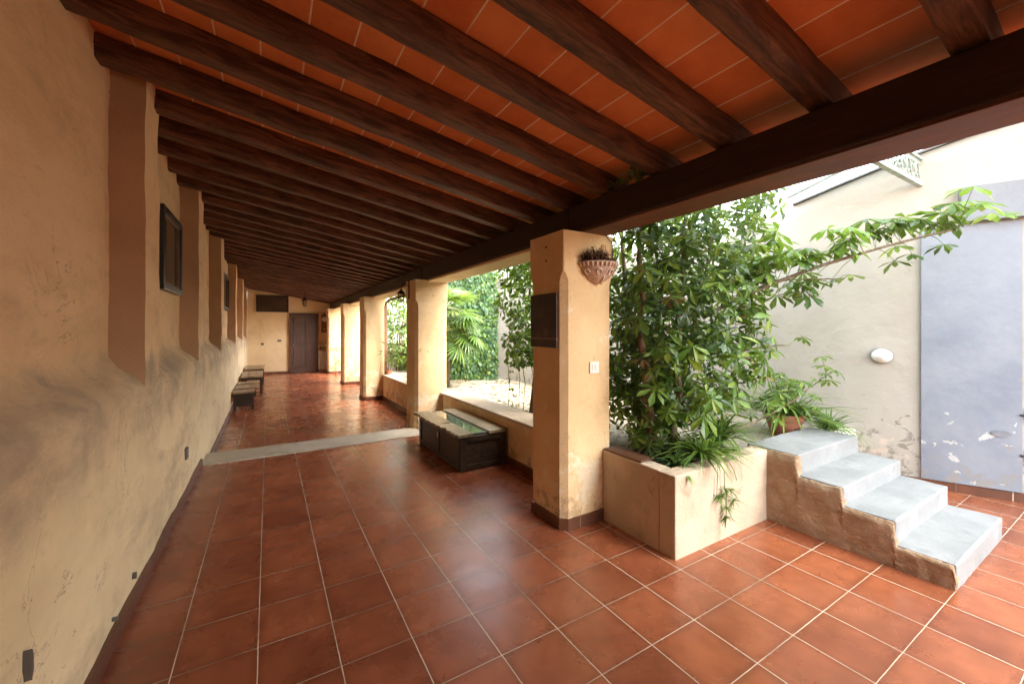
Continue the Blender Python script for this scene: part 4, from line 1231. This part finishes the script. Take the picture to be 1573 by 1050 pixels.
# fallen leaves on the pale garden earth
m = MB()
for k in range(900):
    y = 2.7 + 6.0 * random.random() ** 1.2; p, dv, nv = wall_at(y)
    x = random.uniform(2.68, p.x - .1)
    z = GZ + .03 * noise.noise(Vector((x * 2, y * 2, 0))) + .012 * noise.noise(Vector((x * 7, y * 7, 3))) + .008
    a = random.uniform(0, 6.28)
    m.leaf((x, y, z), (math.cos(a), math.sin(a), .15), (random.uniform(-.3, .3), random.uniform(-.3, .3), 1), random.uniform(.04, .09), random.uniform(.02, .045), .2, .4)
tag(m.build('leaf_litter', M['leaf_dry']), kind='stuff')

# ------------------------------------------------------------------ light, sky, camera
SUN_EL, SUN_AZ = 58, 150      # azimuth measured from +Y clockwise (towards +X)
w = bpy.data.worlds.new('World'); scn.world = w; w.use_nodes = True
nt = w.node_tree; nt.nodes.clear()
sky = nt.nodes.new('ShaderNodeTexSky'); sky.sky_type = 'NISHITA'; sky.sun_disc = False
sky.sun_elevation = R(SUN_EL); sky.sun_rotation = R(SUN_AZ); sky.air_density = 1.0; sky.dust_density = 3.0; sky.ozone_density = .6
bg = nt.nodes.new('ShaderNodeBackground'); bg.inputs[1].default_value = .15
wo = nt.nodes.new('ShaderNodeOutputWorld')
hs = nt.nodes.new('ShaderNodeHueSaturation'); hs.inputs['Saturation'].default_value = .45      # thin bright cloud
tint = nt.nodes.new('ShaderNodeMix'); tint.data_type = 'RGBA'; tint.blend_type = 'MULTIPLY'; tint.inputs[0].default_value = 1; tint.inputs[7].default_value = (1, .965, .90, 1)
nt.links.new(sky.outputs[0], hs.inputs['Color']); nt.links.new(hs.outputs[0], tint.inputs[6]); nt.links.new(tint.outputs[2], bg.inputs[0]); nt.links.new(bg.outputs[0], wo.inputs[0])
sl = bpy.data.lights.new('sun', 'SUN'); sl.energy = .5; sl.angle = R(30); sl.color = (1, .95, .87)
so = bpy.data.objects.new('sun', sl); COL.objects.link(so)
v = Vector((math.sin(R(SUN_AZ)) * math.cos(R(SUN_EL)), math.cos(R(SUN_AZ)) * math.cos(R(SUN_EL)), math.sin(R(SUN_EL))))
so.rotation_euler = (-v).to_track_quat('-Z', 'Y').to_euler()

cam = bpy.data.cameras.new('camera'); co = bpy.data.objects.new('camera', cam); COL.objects.link(co)
cam.sensor_width = 36; cam.lens = 36 * 621 / 1573; cam.shift_y = -20.5 / 1573
cam.clip_start = .05; cam.clip_end = 500
co.location = (0, 0, 1.55); co.rotation_euler = (R(90), 0, R(-31.09))
scn.camera = co

vs_ = scn.view_settings; vs_.view_transform = 'Standard'; vs_.look = 'None'; vs_.gamma = 1; vs_.use_curve_mapping = False
vs_.exposure = 3.95
scn.render.engine = 'CYCLES'
cy = scn.cycles
cy.use_denoising = True; cy.use_guiding = True; cy.guiding_training_samples = 64; cy.use_adaptive_sampling = False; cy.sampling_pattern = 'TABULATED_SOBOL'
cy.max_bounces = 14; cy.diffuse_bounces = 9; cy.glossy_bounces = 4; cy.transparent_max_bounces = 12; cy.transmission_bounces = 6
cy.sample_clamp_indirect = .35; cy.blur_glossy = 1.0; cy.caustics_reflective = False; cy.caustics_refractive = False
